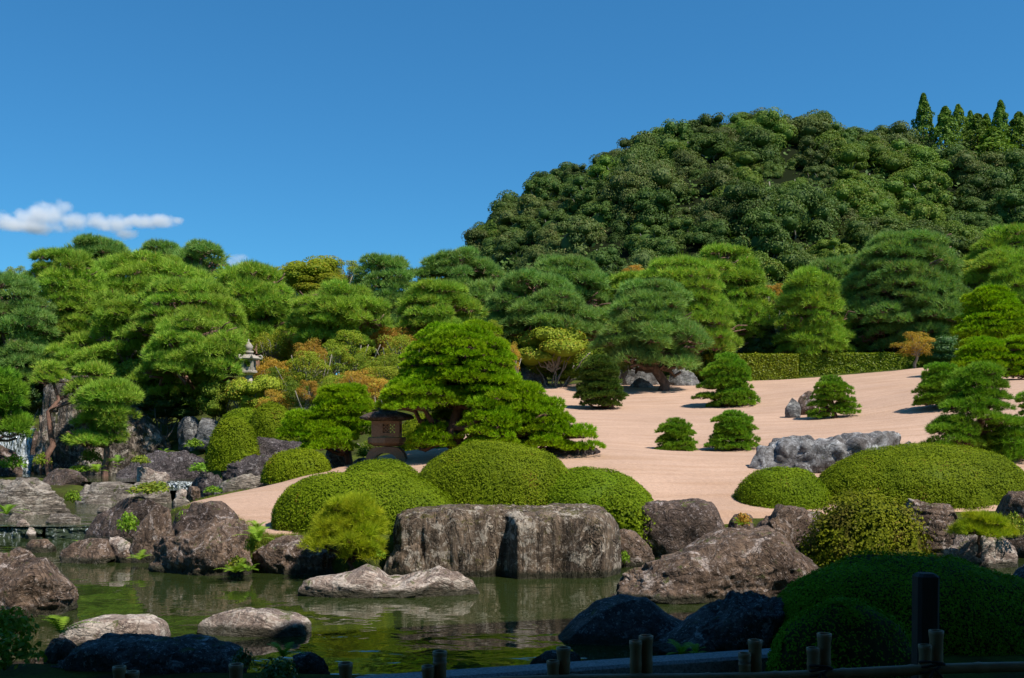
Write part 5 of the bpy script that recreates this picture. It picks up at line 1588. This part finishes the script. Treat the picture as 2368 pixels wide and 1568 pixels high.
for k, (pr, wd) in enumerate(zip(POSTS, words)):
    for j, q in enumerate(pr):
        if q is None: continue
        Yp = FY - .04 * j
        p = W(q[0], q[1], Yp)
        g = Geo()
        r = (15 if j == 0 else 13.5) / F * Yp
        bamboo(g, (0, 0), r, 0, p[2] - fz + .1)
        lab = ('taller' if j == 0 else 'shorter') + ' bamboo post of ' + wd if pr[1] is not None else 'bamboo post, ' + wd
        o = link('bamboo_post', g.build('bamboo_post', [M_BAM]), loc=(p[0], Yp, fz - .1))
        tag(o, lab, 'bamboo post', G_F)
# rail
a, b = W(1010, 1584, FY - .10), W(2420, 1543, FY - .10)
g = Geo()
n = 34
ts = np.linspace(0, 1, n * 4)
P = a[None] * (1 - ts[:, None]) + b[None] * ts[:, None]
P[:, 2] += .008 * np.sin(ts * 9)
R = np.full(len(ts), .027)
for k in range(1, 9):
    i = int(k / 9 * len(ts))
    R[i] = .031
v, f = tube(P, R, 14)
g.add(v, f, 0, True)
o = link('bamboo_rail', g.build('bamboo_rail', [M_BAM]))
tag(o, 'horizontal bamboo rail running along the bottom of the picture on the right', 'fence rail')
def rope(label, px, py, r, n=3, tilt=.3):
    c = W(px, py, FY - .09)
    g = Geo()
    for k in range(n):
        t = np.linspace(0, 2 * np.pi, 22)
        P = np.stack([c[0] + r * np.cos(t) + (k - 1) * .012, c[1] + r * np.sin(t) * .9, c[2] + tilt * r * np.cos(t + k) + (k - 1) * .014], 1)
        v, f = tube(P, .007, 6)
        g.add(v, f, 0, True)
    for s in (-1, 1):
        P = np.array([[c[0], c[1] - r, c[2]], [c[0] + s * .03, c[1] - r - .02, c[2] - .04], [c[0] + s * .045, c[1] - r - .01, c[2] - .10]])
        v, f = tube(P, .006, 5)
        g.add(v, f, 0, True)
    o = link('rope_lashing', g.build('rope_lashing', [M_ROPE]))
    tag(o, label, 'rope', 'rope lashings of the fence')
rope('black rope tied round the rail and the pair before the smaller dark dome', 1893, 1549, .055)
rope('black rope tied round the bamboo pair beside the black wooden post', 2150, 1540, .06)
pz = W(2138, 1365, 5.75)
g = Geo()
box_geo(g, (0, 0, (pz[2] - fz) / 2), (50 / F * 5.75, .12, pz[2] - fz + .2), 0, bev=.018)
o = link('wooden_post', g.build('wooden_post', [M_DKW]), loc=(pz[0], 5.75, fz), rot=(0, .008, 0))
tag(o, 'thick black wooden post standing before the great dark dome', 'post')

# ------------------------------------------------------------------ ferns, water-edge plants, grass
def fern_mesh(variant, nf=9):
    key = ('fern', variant)
    if key in MATS: return MATS[key]
    rng = np.random.default_rng(variant + 60)
    g = Geo()
    for i in range(nf):
        an = i / nf * 6.283 + rng.normal(0, .3)
        ln = rng.uniform(.7, 1.05)
        el = rng.uniform(.5, 1.2)
        t = np.linspace(0, 1, 14)
        r = ln * (t * math.cos(el) + .18 * t ** 2)
        z = ln * (t * math.sin(el) - .45 * t ** 2.2)
        P = np.stack([r * math.cos(an), r * math.sin(an), z], 1)
        v, f = tube(P, np.linspace(.010, .003, 14), 3)
        g.add(v, f, 0)
        side = np.array([-math.sin(an), math.cos(an), 0])
        V, Q = [], []
        for k in range(1, 14):
            wd = .24 * ln * math.sin(math.pi * (t[k] * .92 + .08)) ** .7
            fw = (P[min(k + 1, 13)] - P[k - 1])
            fw = fw / (np.linalg.norm(fw) + 1e-6)
            for s in (-1, 1):
                b0 = P[k] - fw * .028
                b1 = P[k] + fw * .028
                tip = P[k] + side * s * wd + fw * wd * .35 + np.array([0, 0, -.06 * wd])
                V += [b0, b1, tip]
                Q.append((len(V) - 3, len(V) - 2, len(V) - 1))
        g.add(np.array(V), np.array(Q), 0, False, rng.uniform(.2, .9, len(V)))
    MATS[key] = g.build('fern', [M_FERN])
    return MATS[key]
FERNS = [  # px, py(base), Y, size m, label
    (596, 1250, 12.35, .34, 'green fern rising at the right edge of the big veined boulder'),
    (545, 1325, 12.2, .30, 'fern hanging over the water below the big veined boulder'),
    (575, 1322, 12.25, .22, 'smaller fern at the waterline beside the rugged reddish rock'),
    (1575, 1515, 7.75, .20, 'small bright fern on the dark jagged rock behind the fence'),
    (1610, 1512, 7.7, .14, 'tiny fern right of the small bright one behind the fence'),
    (325, 1295, 13.3, .24, 'fern tuft under the mossy pale-faced rock'),
    (188, 1262, 15.9, .22, 'yellowish fern at the right end of the wide cascade'),
    (245, 1082, 28.0, .55, 'big fern at the foot of the mottled rock face'),
    (225, 1092, 26.8, .45, 'fern in the hollow left of the lichened dark rock'),
    (273, 1070, 25.4, .38, 'yellow-green fern on top of the lichened dark rock'),
    (378, 1048, 27.5, .30, 'small bright fern at the base of the sloping rock face'),
    (15, 1190, 18.3, .42, 'fern clump at the left edge beside the pale layered rock'),
    (595, 1226, 13.4, .26, 'upright thin fern at the lower tip of the sand'),
    (1715, 1215, 13.9, .2, 'brown-stemmed fern on the rock at the foot of the sand'),
    (1440, 1290, 13.9, .14, 'small fern growing at the right foot of the flat rock'),
    (140, 1465, 7.9, .30, 'dark fern arching before the pale red-veined block'),
    (655, 1520, 7.35, .22, 'dark fern beside the rounded dark stone in the shade'),
]
for i, (px, py, Y, s, lab) in enumerate(FERNS):
    p = W(px, py, Y)
    o = link('fern', fern_mesh(i % 4), loc=p, scale=(s, s, s * 1.1), rz=i * 1.7)
    tag(o, lab, 'fern', 'ferns among the rocks')
def leafplant(label, px0, px1, pt, pb, Y, mat, seed, kind='shrub'):
    w = (px1 - px0) / F * Y
    zt, zb = H - (pt - CY) / F * Y, H - (pb - CY) / F * Y
    me = leafy_mesh(kind + 'x', seed % 3, mat)
    o = link('leafy_plant', me, loc=(((px0 + px1) / 2 - CX) / F * Y, Y, zb + (zt - zb) * .4), scale=(w / 2, w / 2 * .8, (zt - zb) * .62), rz=seed)
    tag(o, label, 'plant', 'low leafy plants among the rocks')
def _x(kind, variant, mat):
    key = ('leafy', kind, variant, mat.name)
    if key in MATS: return MATS[key]
    rng = np.random.default_rng(variant * 7 + 3)
    n = 420
    D = norm(rng.normal(0, 1, (n, 3)))
    D[:, 2] = np.abs(D[:, 2]) - .2
    P = D * rng.uniform(.45, 1.0, n)[:, None]
    g = Geo()
    v, f, t = leaves(P, D + np.array([0, 0, .4]), .26, .48, .7, rng)
    g.add(v, f, 0, False, t)
    for i in range(14):
        tv, tf = tube(np.array([[0, 0, -.4], P[i] * .5, P[i]]), [.02, .015, .008], 3)
        g.add(tv, tf, 0)
    MATS[key] = g.build('leafy_plant', [mat])
    return MATS[key]
_old = leafy_mesh
def leafy_mesh(kind, variant, mat):
    return _x(kind, variant, mat) if kind.endswith('x') else _old(kind, variant, mat)
PL = [
    ('bright leafy clump between the pale rocks of the stream', 146, 190, 1128, 1170, 20.8, M_FERN),
    ('glossy low plant on top of the long dark boulder', 290, 392, 1112, 1150, 16.9, M_MID),
    ('tall leafy weed beside the long dark boulder', 262, 330, 1175, 1245, 15.9, M_FERN),
    ('green plant by the upper stream under the clipped bush', 432, 495, 1065, 1098, 23.4, M_FERN),
    ('low bright plant beside the grey rocks above the stream', 425, 475, 1010, 1042, 28.0, M_FERN),
    ('leafy weed at the foot of the yellow-green pine', 840, 900, 1262, 1300, 12.3, M_FERN),
    ('dark leafy shrub in the lower left corner', -60, 95, 1390, 1500, 7.2, M_MID),
    ('lower dark leafy shrub in the lower left corner', -80, 100, 1450, 1568, 6.6, M_MID),
    ('dark mossy plant at the right end of the ribbed slab', 525, 600, 1490, 1560, 7.0, M_DKSH),
    ('dark mossy mound behind the bamboo posts', 590, 700, 1510, 1590, 6.9, M_DKSH),
    ('sprigs of ivy leaves at the right edge under the wide dome', 2310, 2380, 1175, 1260, 13.4, M_MID),
    ('small leaves at the right foot of the long flat rock', 1425, 1462, 1268, 1312, 13.4, M_FERN),
    ('green plants crowding the dark cleft beside the waterfall rock', 180, 240, 1030, 1080, 28.6, M_MID),
    ('low mossy plants on the bank left of the waterfall foot', 0, 60, 1045, 1095, 27.4, M_FERN),
    ('reddish fern-like weed between the sand tip and the boulder', 1690, 1745, 1180, 1225, 14.0, M_ORANGE),
    ('bushy green plant on the bank above the tiny cascade', 330, 400, 1108, 1142, 21.4, M_MID),
    ('low green tuft between the rough rock and the sloping rock', 470, 515, 1120, 1146, 19.0, M_FERN),
    ('leafy tuft hanging over the lichened dark rock', 300, 352, 1048, 1080, 24.9, M_MID),
    ('yellow-green moss cushion at the foot of the rock face', 150, 225, 1072, 1096, 27.6, M_FERN),
    ('dark green plants in the cleft between waterfall and rock face', 76, 120, 1040, 1086, 28.4, M_MID),
    ('green weed in the gap between the two dark boulders', 405, 445, 1175, 1215, 14.6, M_FERN),
    ('leafy weed at the right edge of the big veined boulder', 560, 605, 1225, 1290, 12.5, M_MID),
    ('green clump between the rugged rock and the veined boulder', 520, 580, 1280, 1326, 12.35, M_MID),
    ('leaf clump beside the squat rock above the water', 1440, 1480, 1240, 1275, 13.8, M_MID),
    ('leafy plant near the lantern foot', 820, 860, 1030, 1065, 20.6, M_FERN),
]
for i, (lab, a0, a1, t0, b0, Y, mt) in enumerate(PL):
    leafplant(lab, a0, a1, t0, b0, Y, mt, i)
# grass along the lip between the sand and the shore rocks
rng = np.random.default_rng(5)
segs = [(W(440, 0, 16.0), W(560, 0, 14.3)), (W(560, 0, 14.2), W(600, 0, 13.2)), (W(590, 0, 13.3), W(770, 0, 13.25)), (W(370, 0, 13.4), W(400, 0, 13.2)), (W(600, 0, 12.95), W(720, 0, 12.95)), (W(470, 0, 17.2), W(560, 0, 17.6))]
P = []
for a, b in segs:
    n = int(np.hypot(*(b - a)[:2]) * 900)
    t = rng.random(n)[:, None]
    q = a[None, :2] * (1 - t) + b[None, :2] * t + rng.normal(0, .10, (n, 2))
    z = land(q[:, 0], q[:, 1])
    P.append(np.column_stack([q, z]))
P = np.concatenate(P)
g = Geo()
v, f, t = needles(P, np.tile([0, 0, 1.0], (len(P), 1)), 3, .075, .008, .4, rng)
g.add(v, f, 0, False, t)
o = link('grass', g.build('grass', [M_MOSSG]))
tag(o, 'short yellow-green grass along the foot of the sand', 'grass', kind='stuff')

# ------------------------------------------------------------------ clouds
def cloud(label, puffs, Y, seed, dens):
    """one box of vapour whose density is shaped by round puffs and noise"""
    xs_ = [p[0] - p[2] * 1.3 for p in puffs] + [p[0] + p[2] * 1.3 for p in puffs]
    ys_ = [p[1] - p[3] * 1.4 for p in puffs] + [p[1] + p[3] * 1.4 for p in puffs]
    c0 = W((min(xs_) + max(xs_)) / 2, (min(ys_) + max(ys_)) / 2, Y)
    k = Y / F
    dep = 90 * k
    m, nt, out = nt_mat('cloud_vapour')
    tc = N(nt, 'ShaderNodeTexCoord')
    n1 = N(nt, 'ShaderNodeTexNoise', i_Scale=.028, i_Detail=4.0, i_Roughness=.6)
    nt.links.new(tc.outputs['Object'], n1.inputs['Vector'])
    f = None
    for i, (px, py, rx, ry) in enumerate(puffs):
        c = W(px, py, Y) - c0
        c[1] = ((i * 37) % 11 - 5) / 5 * rx * k * .3
        mp = N(nt, 'ShaderNodeMapping')
        mp.vector_type = 'POINT'
        sc = 1 / np.array([rx * k, rx * k * .9, ry * k])
        mp.inputs['Scale'].default_value = sc
        mp.inputs['Location'].default_value = -c * sc
        nt.links.new(tc.outputs['Object'], mp.inputs['Vector'])
        ln = N(nt, 'ShaderNodeVectorMath', operation='LENGTH')
        nt.links.new(mp.outputs[0], ln.inputs[0])
        g = math_n(nt, 'SUBTRACT', 1.0, ln.outputs['Value'])
        f = g if f is None else math_n(nt, 'MAXIMUM', f, g)
    f = math_n(nt, 'ADD', f, math_n(nt, 'MULTIPLY', math_n(nt, 'SUBTRACT', n1.outputs['Fac'], .5), 1.9))
    f = math_n(nt, 'MULTIPLY', math_n(nt, 'SUBTRACT', f, .10, True), dens, False)
    pv = N(nt, 'ShaderNodeVolumePrincipled')
    pv.inputs['Color'].default_value = (.99, .985, .985, 1)
    pv.inputs['Anisotropy'].default_value = .0
    nt.links.new(f, pv.inputs['Density'])
    nt.links.new(pv.outputs[0], out.inputs['Volume'])
    g = Geo()
    box_geo(g, (0, 0, 0), ((max(xs_) - min(xs_)) * k, dep, (max(ys_) - min(ys_)) * k), 0)
    o = link('cloud', g.build('cloud', [m]), loc=c0)
    return tag(o, label, 'cloud')
cloud('long low white cloud with a raised hump at the left above the pines', [(-30, 518, 50, 26), (20, 515, 45, 24), (65, 508, 50, 30), (110, 500, 50, 32), (148, 480, 26, 20), (125, 490, 36, 26), (80, 528, 80, 15), (175, 512, 40, 22), (225, 512, 45, 20),
      (275, 522, 45, 24), (290, 538, 35, 14), (330, 514, 45, 18), (375, 510, 42, 17), (408, 508, 20, 11)], 2400, 1, .06)
cloud('tiny faint cloud just above the skyline pines at the left', [(545, 600, 24, 14), (560, 596, 22, 10), (530, 606, 16, 12), (555, 612, 30, 12)], 2400, 2, .03)

# ------------------------------------------------------------------ unseen museum building round the viewpoint, eave line shaped to shade the near bank
M_PLAS = plain_mat('museum_wall_plaster', (.30, .27, .23), (.36, .33, .28), 6, .9)
M_TILE = plain_mat('roof_tiles', (.05, .052, .058), (.10, .10, .11), 9, .6, .5, .02)
M_TIMB = plain_mat('dark_timber', (.05, .03, .02), (.10, .06, .04), 12, .6, .3, .01, stretch=(1, 1, .2))
mus = link('museum_building', None, loc=(0, 0, .1))
tag(mus, 'unseen timber and plaster museum wing, its eave line shaped to shade the near bank', 'building')
def slab_poly(name, poly, z0, z1, mat, drop=None):
    n = len(poly)
    V = [(x, y, z0) for x, y in poly] + [(x, y, z1) for x, y in poly]
    q = [(k, (k + 1) % n, n + (k + 1) % n, n + k) for k in range(n)]
    g = Geo()
    g.add(np.array(V), [np.array(q), np.array([list(range(n, 2 * n))]), np.array([list(range(n))[::-1]])], 0)
    return link(name, g.build(name, [mat]), mus)
SHADE_EAVE = [(-9.0, 1.3), (-5.0, 2.4), (-.3, 4.0), (1.9, 4.9), (2.6, 5.5), (6.2, 6.5), (9.2, 7.3), (15, 8.8)]  # out-of-view roof edge, slanted so its shadow falls across the near rocks
slab_poly('roof', SHADE_EAVE + [(16, -9), (-9, -9)], 8.1, 8.5, M_TILE)
slab_poly('ceiling', [(x, y - .35) for x, y in SHADE_EAVE] + [(15.6, -8.6), (-8.6, -8.6)], 8.02, 8.09, M_TIMB)
slab_poly('floor', [(-8.5, -8.5), (15, -8.5), (15, .9), (-8.5, .9)], -.3, .55, M_TIMB)
slab_poly('wall', [(-8.5, -4.2), (15, -4.2), (15, -4.0), (-8.5, -4.0)], .55, 8.0, M_PLAS)
slab_poly('wall', [(-8.7, -4.2), (-8.5, -4.2), (-8.5, 1.0), (-8.7, 1.0)], -.8, 8.0, M_PLAS)
for x, y in ((-8.3, .6), (14.6, 6.0), (14.6, .6)):
    slab_poly('pillar', [(x - .12, y - .12), (x + .12, y - .12), (x + .12, y + .12), (x - .12, y + .12)], -.8, 8.0, M_TIMB)
